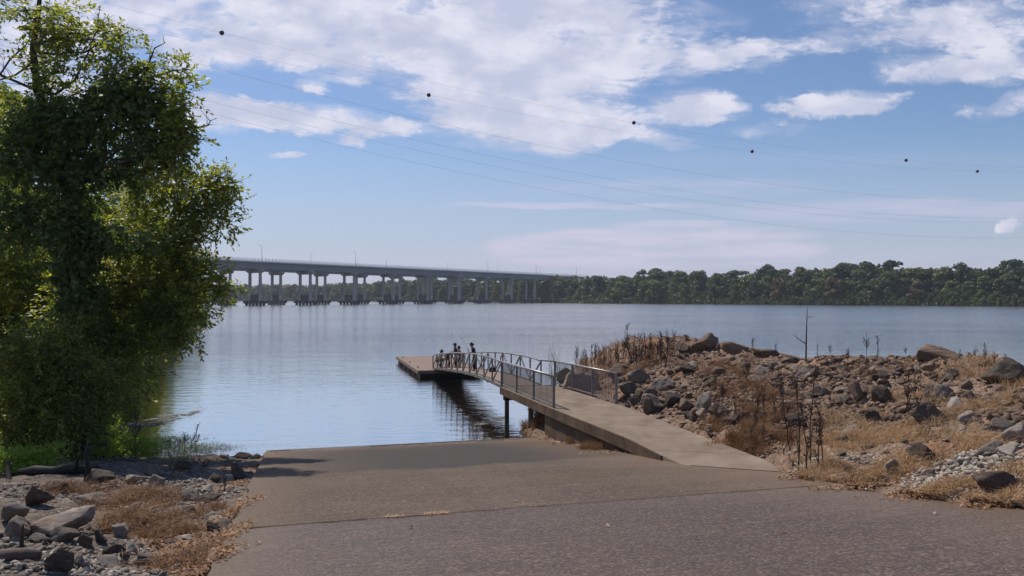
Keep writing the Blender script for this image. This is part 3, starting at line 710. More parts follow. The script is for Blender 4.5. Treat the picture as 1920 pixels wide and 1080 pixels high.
# ================================================================ twin highway bridges across the river
BD = Vector((0.5412, 0.8409, 0)); BN = Vector((0.8409, -0.5412, 0))            # along, and across towards the viewer
SP = 43.7; Z_BOT, Z_TOP, Z_RAIL = 24.0, 28.6, 30.9
B0 = Vector((-170.0, 527.0, 0)); BROT = math.atan2(BD.y, BD.x)
def bridge(name, label, org, i0, i1, W, colgap, seeds):
    # local frame: x along, y across (positive away from the viewer)
    root = empty(name, org, BROT); tag(root, label, 'bridge', 'twin highway bridges')
    x0, x1 = (i0 - .5) * SP, (i1 + 1.6) * SP; Lb = x1 - x0; xm = (x0 + x1) / 2
    MB().box((xm, 0, Z_TOP - 0.25), (Lb, W, 0.5)).build('deck', M['bridge_conc'], root)
    for s in (-1, 1):
        MB().box((xm, s * (W / 2 - .2), Z_TOP + 0.15), (Lb, 0.35, 0.5)).build('parapet', M['bridge_conc'], root)
        r = MB()
        for z in (1.0, 1.6, 2.3): r.box((xm, s * (W / 2 - .2), Z_TOP + z), (Lb, 0.12, 0.14))
        x = x0
        while x < x1: r.box((x, s * (W / 2 - .2), Z_TOP + 1.3), (0.2, 0.16, 2.0)); x += 2.9
        r.build('railing', M['bridge_rail'], root)
    for k in range(4):
        y = -W / 2 + 1.6 + (W - 3.2) * k / 3; g = MB()
        g.box((xm, y, (Z_BOT + Z_TOP - .5) / 2), (Lb, 0.4, Z_TOP - .5 - Z_BOT - 0.002)); g.box((xm, y, Z_BOT + .12), (Lb, 1.0, 0.24)); g.box((xm, y, Z_TOP - .7), (Lb, 0.9, 0.3))
        g.build('girder', M['bridge_girder'], root)
    proto = None
    for i in range(i0, i1 + 1):
        if proto is None:
            cap = MB(); hw = W / 2 + 1.3
            for sx in (-1.3, 1.3): pass
            vs = [(sx, y, z) for sx in (-1.2, 1.2) for (y, z) in ((-hw, Z_BOT), (-hw, Z_BOT - 1.3), (-hw + 2.2, Z_BOT - 2.4), (hw - 2.2, Z_BOT - 2.4), (hw, Z_BOT - 1.3), (hw, Z_BOT))]
            cap.add(vs, [(0, 1, 2, 3, 4, 5), (11, 10, 9, 8, 7, 6)] + [((k + 1) % 6, k, k + 6, (k + 1) % 6 + 6) for k in range(6)])
            pr = cap.build('pier', M['bridge_conc'], root); proto = pr
            for s in (-1, 1):
                c_ = MB(); c_.box((0, s * colgap / 2, (Z_BOT - 2.2 + 2.8) / 2), (1.5, 1.9, Z_BOT - 2.2 - 2.8 + .2), taper=0.86); c_.build('column', M['bridge_conc'], pr)
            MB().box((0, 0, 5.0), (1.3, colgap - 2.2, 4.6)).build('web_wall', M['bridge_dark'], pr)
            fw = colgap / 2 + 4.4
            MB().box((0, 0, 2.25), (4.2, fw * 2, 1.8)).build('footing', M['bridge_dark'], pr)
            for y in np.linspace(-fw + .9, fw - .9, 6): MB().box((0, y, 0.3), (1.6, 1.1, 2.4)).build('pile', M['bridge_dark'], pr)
            MB().box((-1.0, -colgap / 2 - 1.3, 5.6), (1.1, 0.25, 2.3)).build('sign_board', M['bridge_rail'], pr)
            pr.location = (i * SP, 0, 0)
        else:
            c_ = copy_tree(pr, root); c_.location = (i * SP, 0, 0)
    return root
bridge('highway_bridge', 'nearer of the two long concrete girder bridges, on tall twin column piers', B0, -6, 9, 13.5, 10.2, 0)
bridge('highway_bridge', 'matching girder bridge running just behind the nearer one, seen through its piers', B0 - BN * 30.0, -6, 8, 12.0, 9.0, 1)
def lamp(pos, arm, H=10.6):
    root = empty('street_lamp', pos, BROT)
    MB().tube([(0, 0, 0), (0, 0, H)], [0.17, 0.10], 8).build('pole', M['bridge_girder'], root, True)
    a_ = MB().tube([(0, 0, H - .1), (0, arm * .8, H + .55), (0, arm * 2.6, H + .75)], [0.09, 0.08, 0.07], 6).build('arm', M['bridge_girder'], root, True)
    MB().box((0, arm * 2.9, H + .70), (0.35, 0.9, 0.18)).build('lamp_head', M['bridge_girder'], root)
    return root
words = ['tall lamp post nearest the overhanging tree, on the near bridge', 'second lamp post from the tree on the near bridge, arm turned away', None, 'lamp post on the near bridge between the third and fourth from the tree',
         'lamp post on the near bridge close to the wooded far bank', 'last tiny lamp post where the near bridge meets the trees']
for k, i in enumerate((0, 2, 4, 6, 8, 10)):
    if i == 4: continue
    l = lamp(B0 + BD * (i * SP) + BN * 6.7 + Vector((0, 0, Z_TOP)), 1)
    tag(l, words[k].replace('between the third and fourth from the tree', 'above the middle of the low forested shore'), 'street lamp', 'lamp posts along the bridges')
w2 = ['lamp post on the far bridge deck just clear of the tree leaves', 'lamp post on the far bridge between two taller near ones', 'short lamp post on the far bridge after the second tall lamp', 'lamp post standing alone on the middle of the far bridge', 'lamp post close behind a taller one on the far bridge', 'small far bridge lamp post next to the last tall pair']
for k, i in enumerate((0, 2, 4, 6, 8, 10)):
    l = lamp(B0 + BD * (i * SP) - BN * 41.0 + Vector((0, 0, Z_TOP)), -1); tag(l, w2[k], 'street lamp', 'lamp posts along the bridges')
    # the far bridge's outer edge carries the lamp; a bracket ties the pole to the deck
    MB().box((0, -2.4, -0.3), (0.5, 5.4, 0.5)).build('bracket', M['bridge_conc'], l)

# ================================================================ far bank trees
def canopy_pts(seed, n_lobes, n_leaf, W=6.5, H=20.0, z0=3.0, leaf=0.85, open_=0.0):
    r = np.random.default_rng(seed); V = []; lobes = []
    for k in range(n_lobes):
        t = r.uniform(0, 1) ** 0.8; z = z0 + (H - z0) * (0.12 + 0.8 * t); prof = math.sin(math.pi * min(1, 0.18 + 0.72 * t)) ** 0.6
        a = r.uniform(0, 2 * math.pi); rr = W * prof * r.uniform(0.35, 0.85)
        s = W * r.uniform(0.30, 0.52) * (1 - 0.3 * t)
        lobes.append((rr * math.cos(a), rr * math.sin(a), z, s))
    for k in range(9):
        a = r.uniform(0, 2 * math.pi); lobes.append((W * .55 * math.cos(a), W * .55 * math.sin(a), r.uniform(.12, .4) * H, W * r.uniform(.32, .5)))
    lobes.append((0, 0, H - W * .42, W * .42))
    L = np.array(lobes); w = L[:, 3] ** 2; pick = r.choice(len(L), n_leaf, p=w / w.sum())
    d = r.normal(size=(n_leaf, 3)); d[:, 2] = np.abs(d[:, 2]) * 0.9 + d[:, 2] * 0.35; d /= np.linalg.norm(d, axis=1)[:, None]
    rad = L[pick, 3] * (1 + r.normal(0, 0.10, n_leaf)); c = L[pick, :3] + d * rad[:, None] * np.array([1, 1, 0.8])
    nrm = d + r.normal(0, 0.42, (n_leaf, 3)); nrm /= np.linalg.norm(nrm, axis=1)[:, None]
    t1 = np.cross(nrm, r.normal(size=(n_leaf, 3))); t1 /= np.linalg.norm(t1, axis=1)[:, None]; t2 = np.cross(nrm, t1)
    s = leaf * r.uniform(0.55, 1.3, n_leaf)[:, None] * 0.5
    v = np.stack([c - t1 * s - t2 * s * .7, c + t1 * s * 1.1 - t2 * s * .5, c + t1 * s * .8 + t2 * s, c - t1 * s * .9 + t2 * s * .7], 1)
    return v.reshape(-1, 3), L
protos = []
for k in range(9):
    v, L = canopy_pts(100 + k, 20 + 3 * (k % 4), 3000, W=6.2 + 0.7 * (k % 3), H=20.0, z0=1.0 if k % 3 else 2.5)
    me = np_mesh('crown', v, np.arange(len(v)).reshape(-1, 4))
    tk = MB(); tk.tube([(0, 0, -1), (0.1, 0, 6), (0.2, 0.1, 13)], [0.35, 0.27, 0.12], 6)
    for q in range(0, len(L), 4): tk.tube([(0.1, 0, 5 + q * .15), (L[q][0] * .6, L[q][1] * .6, L[q][2] - 1), tuple(L[q][:3])], [0.14, 0.1, 0.05], 4)
    mt = bpy.data.meshes.new('trunk'); mt.from_pydata(tk.v, [], tk.f); mt.materials.append(M['far_bark']); mt.update()
    protos.append((me, mt))
crown_meshes = {}
def far_tree(px, row, k, mi, Htop, wscale, name='broadleaf_tree', label=None, group='trees of the far bank', lift=0.0):
    u = (px - 960) / F; y = float(far_shore(u)) + row; x = u * y
    z = float(terrain_z(np.array([x]), np.array([y]))[0])
    s = (Htop - z) / 20.0
    key = (k, mi)
    if key not in crown_meshes:
        c_ = protos[k][0].copy(); c_.materials.clear(); c_.materials.append(M['far_leaf'][mi]); crown_meshes[key] = c_
    root = empty(name, (x, y, z - .3), random.uniform(0, 6.28)); root.scale = (s * wscale, s * wscale, s)
    link('crown', crown_meshes[key], None, root); link('trunk', protos[k][1], None, root)
    tag(root, label, 'tree', group); return root
def top_at(px):      # height of the tree tops in the picture, turned into metres at the bank
    tp = np.interp(px, [250, 380, 430, 500, 600, 640, 700, 740, 800, 850, 920, 1000, 1080, 1150, 1180, 1240, 1300, 1370, 1400, 1440, 1480, 1500, 1560, 1600, 1650, 1700, 1760, 1830, 1920, 2050],
                   [531, 531, 530, 531, 532, 527, 527, 522, 516, 517, 517, 517, 518, 513, 510, 503, 506, 512, 507, 500, 508, 503, 497, 490, 488, 497, 496, 494, 489, 488])
    return float(tp)
gl = {0: 'mid green broadleaf tree in the dense wood on the far bank', 1: 'paler yellowish green tree in the wood on the far bank', 2: 'very dark green tree in the wood on the far bank', 3: 'brownish green tree in the wood on the far bank'}
def add_row(pxs, row, f, mis, low=1.0):
    for px in pxs:
        px += random.uniform(-7, 7); u = (px - 960) / F; y = float(far_shore(u)) + row
        Ht = CZ + (H0 - top_at(px)) * y / F; Ht *= f * random.uniform(0.78, 1.07)
        mi = random.choices([0, 1, 2, 3], mis)[0]
        far_tree(px, row + random.uniform(-3, 3), random.randrange(9), mi, Ht, random.uniform(0.85, 1.15), label=gl[mi], group={0: 'mid green trees of the far bank', 1: 'pale green trees of the far bank', 2: 'dark green trees of the far bank', 3: 'brownish trees of the far bank'}[mi])
def step(a, b, s0, s1):
    r = []; p = a
    while p < b: r.append(p); p += s0 + (s1 - s0) * (p - a) / (b - a)
    return r
add_row(step(340, 1960, 17, 30), 12, 0.72, (5, 3, 2, 0.5))
add_row(step(345, 1960, 19, 31), 26, 0.93, (5, 2, 4, 0.2))
add_row(step(350, 1960, 20, 32), 42, 0.99, (5, 1, 6, 0))
for args in [(1240, 8, 3, 3, 15, 1.5, 'low spreading brownish tree leaning over the far shore'), (1440, 34, 5, 2, 33.5, .85, 'tallest dark round-crowned tree standing above the far treeline'),
             (1228, 30, 2, 2, 32, .9, 'dark pointed tree rising above its neighbours at the start of the open far bank'), (1612, 16, 1, 1, 26, 1.0, 'pale green rounded tree below the highest part of the far wood'),
             (1580, 36, 6, 2, 31.2, .8, 'slim dark tree beside the highest clump of the far wood'), (1625, 34, 7, 2, 33.0, 1.1, 'broad dark crown at the top of the highest clump'),
             (1720, 10, 8, 3, 17, 1.2, 'round brownish tree low on the far shore below a pale one'), (1375, 30, 4, 0, 29, .9, 'dome shaped mid green tree between two lower ones on the far bank'),
             (1905, 30, 0, 2, 30.5, 1.0, 'dark tree at the edge of the view on the far bank'), (1505, 26, 2, 0, 29.5, .8, 'small peaked tree just beyond the tallest dark crown')]:
    px, row, k, mi, Ht, ws, lb = args; far_tree(px, row, k, mi, Ht, ws, label=lb, group=None)
# the deeper wood behind the front rows
r = np.random.default_rng(8); n = 90000
pxr = r.uniform(250, 2050, n); us = (pxr - 960) / F; row = r.uniform(28, 85, n); yy = far_shore(us) + row
topz = CZ + (H0 - np.interp(pxr, np.arange(250, 2051, 10), [top_at(q) for q in range(250, 2051, 10)])) * far_shore(us) / F
topz = topz * (0.86 + 0.13 * fbm(us * 120, row * .05, 1.0, 3, 4)); zz = 1 + (topz - 1) * r.uniform(.15, 1, n) ** .7
c_ = np.stack([us * yy, yy, zz], 1); d = r.normal(size=(n, 3)); d[:, 1] -= 0.8; d[:, 2] += .7; d = d / np.linalg.norm(d, axis=1)[:, None]
t1 = np.cross(d, r.normal(size=(n, 3))); t1 /= np.linalg.norm(t1, axis=1)[:, None]; t2 = np.cross(d, t1); s = 0.95 * r.uniform(.5, 1.4, n)[:, None]
v = np.stack([c_ - t1 * s - t2 * s, c_ + t1 * s - t2 * s, c_ + t1 * s + t2 * s, c_ - t1 * s + t2 * s], 1).reshape(-1, 3)
o = link('distant_wood', np_mesh('distant_wood', v, np.arange(len(v)).reshape(-1, 4)), M['far_leaf'][0])
tag(o, 'dense wood filling the far bank behind its front rows of trees', 'wood', kind='stuff')
# brush hanging over the far waterline
r = np.random.default_rng(5); n = 90000
us = r.uniform(-0.42, 0.68, n); ys_ = far_shore(us); hgt = 6.0 + 3.5 * fbm(us * 160, us * 0, 1.0, 4, 2) ; zz = r.uniform(0, 1, n) ** 0.8 * np.clip(hgt, 2.5, 13) + 0.3
yy = ys_ + 2 + r.uniform(-1.5, 2, n) + zz * 0.9 + fbm(us * 300, zz * .3, 1, 2, 8) * 2
c_ = np.stack([us * yy, yy, zz], 1); d = r.normal(size=(n, 3)); d[:, 1] -= 0.6; d[:, 2] += .6; d /= np.linalg.norm(d, axis=1)[:, None]
t1 = np.cross(d, r.normal(size=(n, 3))); t1 /= np.linalg.norm(t1, axis=1)[:, None]; t2 = np.cross(d, t1); s = 0.55 * r.uniform(.5, 1.4, n)[:, None]
v = np.stack([c_ - t1 * s - t2 * s, c_ + t1 * s - t2 * s, c_ + t1 * s + t2 * s, c_ - t1 * s + t2 * s], 1).reshape(-1, 3)
o = link('bankside_brush', np_mesh('bankside_brush', v, np.arange(len(v)).reshape(-1, 4)), M['far_leaf'][0])
tag(o, 'low green brush along the whole waterline of the far bank', 'brush', kind='stuff')

# ================================================================ power lines over the river
KD = Vector((84.5, 39.0, 0)); KN = Vector((-0.419, 0.908, 0)); KO = Vector((-57.0, 151.0, 0))
def z_shield(k): return 56 - 11.85 * k + 3.15 * k * k
def cable(q, zf, k0, k1, rad, label, n=70):
    pts = []
    for i in range(n + 1):
        k = k0 + (k1 - k0) * i / n; p = KO + KD * k + KN * q; pts.append(Vector((p.x, p.y, zf(k))))
    o = MB().tube(pts, rad, 5, False).build('power_cable', M['cable']); tag(o, label, 'cable', 'power cables over the river'); return o
cable(0.0, z_shield, -1.3, 4.6, 0.011, 'thin upper cable carrying the first, third and fifth marker balls')
cable(9.5, z_shield, -1.3, 4.6, 0.011, 'thin upper cable carrying the second, fourth and last marker balls')
LN = [([(380, 122.6), (780, 221), (900, 248), (1400, 339.5), (1920, 377)], -6.0, 'highest of the four heavier cables sweeping down across the sky'),
      ([(388, 167), (900, 287.5), (1420, 378), (1920, 409)], 2.0, 'second heavier cable, just above a close parallel one'),
      ([(401, 191.7), (900, 306.6), (1420, 390.5), (1920, 415)], 10.0, 'third heavier cable, close below its parallel neighbour'),
      ([(380, 208.7), (900, 331), (1420, 417), (1920, 445.5)], 2.5, 'lowest of the four heavier cables above the far bank')]
for pts, q, lb in LN:
    ks = []; zs = []
    for px, py in pts:
        u = (px - 960) / F; p0 = KO + KN * q      # (p0 + KD k): x = u y
        k = (u * p0.y - p0.x) / (KD.x - u * KD.y); y = p0.y + KD.y * k; ks.append(k); zs.append(CZ + (H0 - py) * y / F)
    cf = np.polyfit(ks, zs, 2)
    cable(q, lambda k, cf=cf: float(np.polyval(cf, k)), -1.3, 4.6, 0.014, lb)
ords = ['largest dark marker ball, high beside the tree', 'marker ball in front of the big white cloud', 'marker ball at the right tip of the big cloud', 'marker ball in clear blue above the upper heavy cable', 'marker ball between the two at the end of the row', 'marker ball nearest the edge of the sky, lowest of the six']
bs = [(0.0, 0), (0.5, 9.5), (1.0, 0), (1.5, 9.5), (2.0, 0), (2.5, 9.5)]
for (k, q), lb in zip(bs, ords):
    k = k + 0.02 if q == 0 else k; p = KO + KD * k + KN * q; b = empty('marker_ball', (p.x, p.y, z_shield(k))); tag(b, lb, 'marker ball', 'marker balls on the power cables')
    bm = MB(); 
    for i in range(9):
        pass
    rr = [0.02] + [0.46 * math.sin(math.pi * t / 10) for t in range(1, 10)] + [0.02]
    bm.tube([(0, 0, -0.46 * math.cos(math.pi * t / 10)) for t in range(11)], rr, 16).build('shell', M['ball'], b, True)
    MB().tube([(0, 0, -0.012), (0, 0, 0.012)], 0.475, 16).build('seam_flange', M['cable'], b)
# ================================================================ finding the land under a point of the picture
_tt = np.concatenate([np.arange(4, 60, 0.08)])
_hit = {}
def hit(px, py):
    key = (px, py)
    if key in _hit: return _hit[key]
    u = (px - 960) / F; k = (py - H0) / F
    z = CZ - k * _tt; tz = terrain_z(u * _tt, _tt); w = np.nonzero(z <= tz)[0]
    y = _tt[w[0]] if len(w) else F * CZ / (py - H0)
    r_ = Vector((u * y, y, float(terrain_z(np.array([u * y]), np.array([y]))[0]))); _hit[key] = r_
    return r_
def tz1(x, y): return float(terrain_z(np.array([x]), np.array([y]))[0])

# ================================================================ foliage
def unit(a): return a / np.maximum(np.linalg.norm(a, axis=1), 1e-9)[:, None]
def sprays(S, D, r, leaf=0.10, wid=0.5, length=0.5, nl=9, droop=0.25, jit=0.5, hang=0.25):
    """leaves set along short twigs: S start points, D directions -> leaf quads, twig prisms"""
    n = len(S); D = unit(D); side = unit(np.cross(D, np.array([0, 0, 1.0]) + r.normal(0, .2, (n, 3)))); Ls = length * r.uniform(.6, 1.25, n)
    q = []
    for j in range(nl):
        t = (j + .6) / nl; base = S + D * (Ls * t)[:, None]; base[:, 2] -= droop * Ls * t * t
        base += r.normal(0, .012, (n, 3))
        sg = 1 if j % 2 else -1
        ld = D * 0.55 + side * sg * 0.75 + r.normal(0, jit * .6, (n, 3)); ld[:, 2] -= hang; 
        if j == nl - 1: ld = D + r.normal(0, .2, (n, 3))
        ld = unit(ld); nm = np.array([0, 0, 1.0]) + r.normal(0, jit, (n, 3)); w = unit(np.cross(ld, nm))
        L = (leaf * r.uniform(.6, 1.2, n))[:, None]; up = unit(np.cross(w, ld)) * L * 0.10
        q.append(np.stack([base, base + ld * L * .5 + w * L * wid * .5 + up, base + ld * L, base + ld * L * .5 - w * L * wid * .5 + up], 1))
    V = np.concatenate(q).reshape(-1, 3)
    e = S + D * Ls[:, None]; e[:, 2] -= droop * Ls
    a = side * 0.006; b2 = np.cross(side, D) * 0.006
    T = np.stack([S + a, S - a * .5 + b2, S - a * .5 - b2, e + a * .4, e - a * .2 + b2 * .4, e - a * .2 - b2 * .4], 1).reshape(-1, 3)
    i = (np.arange(n) * 6)[:, None]
    TF = np.concatenate([i + np.array([0, 1, 4, 3]), i + np.array([1, 2, 5, 4]), i + np.array([2, 0, 3, 5])])
    return V, T, TF
def curve_pts(a, b, r, n=7, wob=0.12, sag=0.0):
    a = np.array(a, float); b = np.array(b, float); L = np.linalg.norm(b - a); out_ = []
    off = r.normal(0, wob * L * 0.5, 3)
    for i in range(n + 1):
        t = i / n; p = a + (b - a) * t + off * math.sin(math.pi * t) + r.normal(0, 0.012 * L, 3) * (0 < i < n); p[2] += sag * L * math.sin(math.pi * t)
        out_.append(tuple(p))
    return out_
LIMB_END = []
def blob_tree(name, label, base, trunk, blobs, seed, mat, mat2=None, leafsize=0.175, parts=True, group=None, bare=()):
    """base: foot of the trunk; trunk: [(point, radius)...]; blobs: (px, py, y, rx, ry, density, kind) with the crown masses"""
    r = np.random.default_rng(seed); root = empty(name, base); bo = np.array(base)
    tag(root, label, 'tree', group)
    tk = MB(); tk.tube([Vector(p) - Vector(base) for p, _ in trunk], [q for _, q in trunk], 12); pass
    tp = np.array([p for p, _ in trunk], float); trd = [q for _, q in trunk]
    lim = tk; S1 = {0: [], 1: []}; D1 = {0: [], 1: []}
    for (px, py, y, rx, ry, dens, kind) in blobs:
        c = np.array(P(px, py, y)); RX = rx * y / F; RZ = ry * y / F; RY = max(0.5, min(1.8, 0.5 * (RX + RZ) * .9))
        # limb from the nearest suitable trunk point below the mass
        dd = np.linalg.norm(tp - c, axis=1) + np.maximum(0, tp[:, 2] - c[2]) * 1.5; j = int(np.argmin(dd)); a = tp[j]
        L = np.linalg.norm(c - a); r0 = min(trd[j] * .5, 0.02 + 0.012 * L)
        pts = curve_pts(a, c, r, 8, 0.14, 0.04); lim.tube([Vector(p) - Vector(base) for p in pts], list(np.linspace(r0, 0.013, 9)), 6)
        ns = max(3, int(4 + 7 * min(1.0, RX * RZ / 3))); sub = []
        for s in range(ns):
            d = r.normal(size=3); d /= np.linalg.norm(d); rad = r.uniform(.35, .9)
            e = c + d * np.array([RX, RY, RZ]) * rad; st = np.array(pts[r.integers(4, 9)])
            sp_ = curve_pts(st, e, r, 5, 0.15); lim.tube([Vector(p) - Vector(base) for p in sp_], list(np.linspace(0.012, 0.004, 6)), 4, False)
            sub.append((st, e))
        if kind == 0 and py < 185: dens *= .55
        area = math.pi * rx * ry; n = int(area / (40.0 if kind == 0 else 50.0) * dens * (y / 24.0) ** 0.0)
        k = r.integers(0, ns, n); st = np.array([s[0] for s in sub])[k]; en = np.array([s[1] for s in sub])[k]; t = r.uniform(0.45, 1.08, n)[:, None]
        sig = np.array([RX, RY, RZ]) * (0.30 if kind == 0 else 0.36)
        p = st + (en - st) * t + r.normal(size=(n, 3)) * sig
        # keep inside a slightly ragged ellipsoid
        e = (p - c) / np.array([RX, RY, RZ]); le = np.linalg.norm(e, axis=1); lim_r = r.uniform(.85, 1.08, n); f = np.minimum(1, lim_r / np.maximum(le, 1e-6))
        p = c + e * f[:, None] * np.array([RX, RY, RZ])
        d = (p - c) / np.array([RX, RY, RZ]) * 0.8 + r.normal(0, .6, (n, 3))
        if kind == 1: d[:, 2] -= 0.5
        S1[kind].append(p); D1[kind].append(d)
    for pts in bare:           # bare reaching branches
        w = [np.array(P(*q)) for q in pts]; st_ = tp[int(np.argmin(np.linalg.norm(tp - w[0], axis=1) + np.maximum(0, tp[:, 2] - w[0][2])))]; w = [st_] + w; rad = np.linspace(0.05, 0.010, len(w)); lim.tube([Vector(q) - Vector(base) for q in w], list(rad), 5)
        for s in range(7):
            i = r.integers(0, len(w) - 1); a = w[i] + (w[i + 1] - w[i]) * r.uniform(); e = a + (w[i + 1] - w[i]) * .4 + r.normal(0, .35, 3)
            lim.tube([Vector(q) - Vector(base) for q in curve_pts(a, e, r, 4, .15)], [.012, .01, .008, .006, .004], 4, False)
    lim.build('trunk', M['bark'], root, True)
    for kind, nm, mt in ((0, 'crown', mat), (1, 'vines', mat2 or mat)):
        if not S1[kind]: continue
        S = np.concatenate(S1[kind]); D = np.concatenate(D1[kind])
        V, T, TF = sprays(S - bo, D, r, leafsize if kind == 0 else leafsize * .85, 0.5 if kind == 0 else .75, 0.5 if kind == 0 else .34, 9, hang=.25 if kind == 0 else .5)
        link(nm, np_mesh(nm, V, np.arange(len(V)).reshape(-1, 4)), mt, root)
        if kind == 0: link('twigs', np_mesh('twigs', T, TF), M['bark'], root)
    return root

def tpts(lst): return [(tuple(P(px, py, y)), r_) for px, py, y, r_ in lst]
# the vine-hung tree at the water's edge
b1 = G(142, 872, 0.25); b1.z = tz1(b1.x, b1.y) - 0.1
trunk1 = [(tuple(b1), 0.30)] + tpts([(140, 760, 24.6, .26), (136, 620, 24.5, .24), (134, 470, 24.4, .23), (128, 340, 24.3, .21), (112, 250, 24.2, .18), (70, 170, 24.2, .12), (62, 90, 24.2, .09), (72, 20, 24.2, .07), (80, -60, 24.2, .04)])
blob_tree('vine_covered_tree', 'tall tree hung with dark vines beside the ramp, its trunk wrapped in leaves', tuple(b1), trunk1, [
    (250, 205, 23.6, 92, 50, 1.9, 1), (150, 238, 24.0, 120, 46, 2.0, 1), (60, 222, 24.2, 80, 52, 1.6, 1), (60, 305, 24, 110, 60, 1.3, 1), (135, 400, 24.1, 42, 130, 1.8, 1),
    (140, 560, 24.3, 46, 130, 1.3, 1), (142, 710, 24.4, 50, 120, 1.2, 1), (150, 800, 24.3, 50, 50, 1.2, 1), (268, 305, 23.6, 20, 62, 1.5, 1), (305, 245, 23.4, 52, 56, 1.3, 1), (210, 300, 23.8, 60, 36, 1.2, 1), (200, 440, 24.2, 105, 26, 1.4, 1), (30, 420, 24.0, 70, 70, 1.2, 1),
    (95, 40, 24.2, 75, 50, .75, 0), (60, 110, 24.2, 40, 55, .45, 0), (150, 60, 24.0, 60, 50, .75, 0), (20, 20, 24.6, 50, 25, .6, 0), (130, 130, 24.0, 60, 50, .4, 0), (195, 75, 23.8, 42, 40, .7, 0),
    (235, 120, 23.6, 60, 42, .75, 0), (290, 115, 23.4, 42, 40, .6, 0), (320, 165, 23.3, 52, 40, .85, 0), (358, 200, 23.2, 26, 50, .8, 0), (190, 160, 23.9, 60, 45, .5, 0), (110, 180, 24.1, 70, 40, .7, 0),
    (345, 260, 23.2, 44, 36, .6, 0), (330, 310, 23.3, 50, 40, .6, 0), (372, 255, 23.0, 20, 16, .6, 0), (240, 60, 23.5, 22, 25, .3, 0), (355, 130, 23.2, 25, 22, .35, 0)],
    3, M['leaf'], M['vine_leaf'], bare=[((105, 176, 24.2), (140, 150, 24.1), (165, 100, 24), (180, 60, 23.9), (188, 10, 23.8)), ((0, 140, 24.5), (20, 110, 24.4), (48, 85, 24.3), (58, 70, 24.2)), ((57, 120, 24.2), (30, 140, 24.3), (0, 150, 24.4), (-30, 165, 24.5)),
            ((250, 170, 23.6), (275, 130, 23.5), (290, 90, 23.4), (310, 80, 23.3)), ((330, 240, 23.4), (365, 240, 23.2), (390, 235, 23.0), (396, 225, 23))])
# the tree whose branches spread over the water
b2 = Vector((-18.6, 27.3, tz1(-18.6, 27.3) - .1))
trunk2 = [(tuple(b2), 0.24)] + tpts([(-10, 700, 27.0, .21), (60, 620, 27, .19), (130, 560, 27, .17), (190, 520, 27, .14), (250, 470, 26.8, .11), (310, 440, 26.6, .08), (370, 400, 26.4, .05)])
blob_tree('spreading_tree', 'leafy tree reaching its branches out over the water towards the bridge', tuple(b2), trunk2, [
    (300, 350, 26.0, 70, 50, .8, 0), (360, 360, 26.0, 50, 50, .7, 0), (405, 340, 25.8, 38, 28, .75, 0), (432, 375, 25.8, 26, 30, .8, 0), (400, 410, 25.8, 46, 34, .8, 0), (350, 430, 26, 60, 50, .8, 0), (418, 325, 25.7, 18, 16, .8, 0),
    (300, 500, 26.2, 90, 60, .9, 0), (370, 500, 26.0, 34, 40, .8, 0), (345, 560, 26.0, 52, 50, 1.0, 0), (385, 560, 25.8, 30, 40, .6, 0), (425, 520, 25.7, 24, 20, .9, 0), (430, 545, 25.7, 18, 14, .9, 0), (405, 535, 25.7, 22, 24, .5, 0), (340, 615, 25.8, 40, 40, 1.0, 0),
    (300, 580, 26.2, 50, 50, 1.0, 0), (240, 620, 26.0, 55, 50, 1.1, 0), (200, 560, 26.2, 90, 60, 1.0, 0), (270, 420, 26.4, 80, 50, .6, 0), (130, 600, 26.4, 90, 70, 1.0, 0), (210, 690, 25.2, 50, 36, 1.1, 0), (255, 650, 25.4, 34, 30, 1, 0), (365, 640, 25.7, 18, 22, .7, 0)],
    5, M['leaf'], bare=[((350, 460, 26), (390, 440, 25.9), (420, 420, 25.8)), ((360, 520, 26), (385, 512, 25.8), (410, 510, 25.7))])
# bright back-lit trees behind them
b3 = Vector((-26.5, 37.5, tz1(-26.5, 37.5) - .1))
trunk3 = [(tuple(b3), 0.32), (( -26.0, 37.4, 4), .27), ((-24.5, 37, 7), .2), ((-22, 36.5, 9.5), .13), ((-20, 36, 11), .08)]
blob_tree('bright_green_tree', 'sunlit yellow green tree behind the dark vine-hung one', tuple(b3), trunk3, [
    (240, 400, 35, 110, 75, 1.3, 0), (180, 330, 35.5, 70, 50, .7, 0), (300, 470, 34, 80, 80, .9, 0), (180, 500, 35, 120, 90, 1.1, 0), (60, 420, 35.5, 100, 90, 1.1, 0), (20, 240, 36, 42, 55, .9, 0), (60, 540, 35, 110, 90, 1.1, 0), (280, 580, 34, 80, 60, 1.0, 0), (350, 520, 33.5, 36, 60, .7, 0)],
    7, M['bright_leaf'], leafsize=0.16)
b4 = Vector((-21.5, 32.0, tz1(-21.5, 32.0) - .1))
trunk4 = [(tuple(b4), 0.2), ((-21.0, 31.5, 2.2), .17), ((-19.8, 31, 4.0), .13), ((-18.6, 30.5, 5.6), .09)]
blob_tree('overhanging_tree', 'low dark green tree leaning over the still water under the bigger crowns', tuple(b4), trunk4, [
    (100, 650, 29.5, 110, 70, 1.3, 0), (30, 640, 30, 80, 90, 1.3, 0), (190, 640, 29, 60, 60, 1.1, 0), (150, 720, 28, 70, 50, 1.1, 0), (50, 740, 28.5, 80, 60, 1.3, 0), (-60, 600, 30, 90, 150, 1.1, 0), (320, 560, 29.5, 60, 60, .9, 0), (280, 520, 29.5, 90, 70, 1.0, 0), (250, 690, 28.5, 60, 50, 1.2, 0), (210, 760, 27.8, 50, 30, 1.0, 0), (120, 560, 29.5, 90, 80, 1.0, 0), (320, 620, 29, 50, 45, 1.0, 0), (40, 480, 30, 90, 90, 1.0, 0)],
    9, M['leaf'])
b5 = hit(18, 905); b5.z -= .05
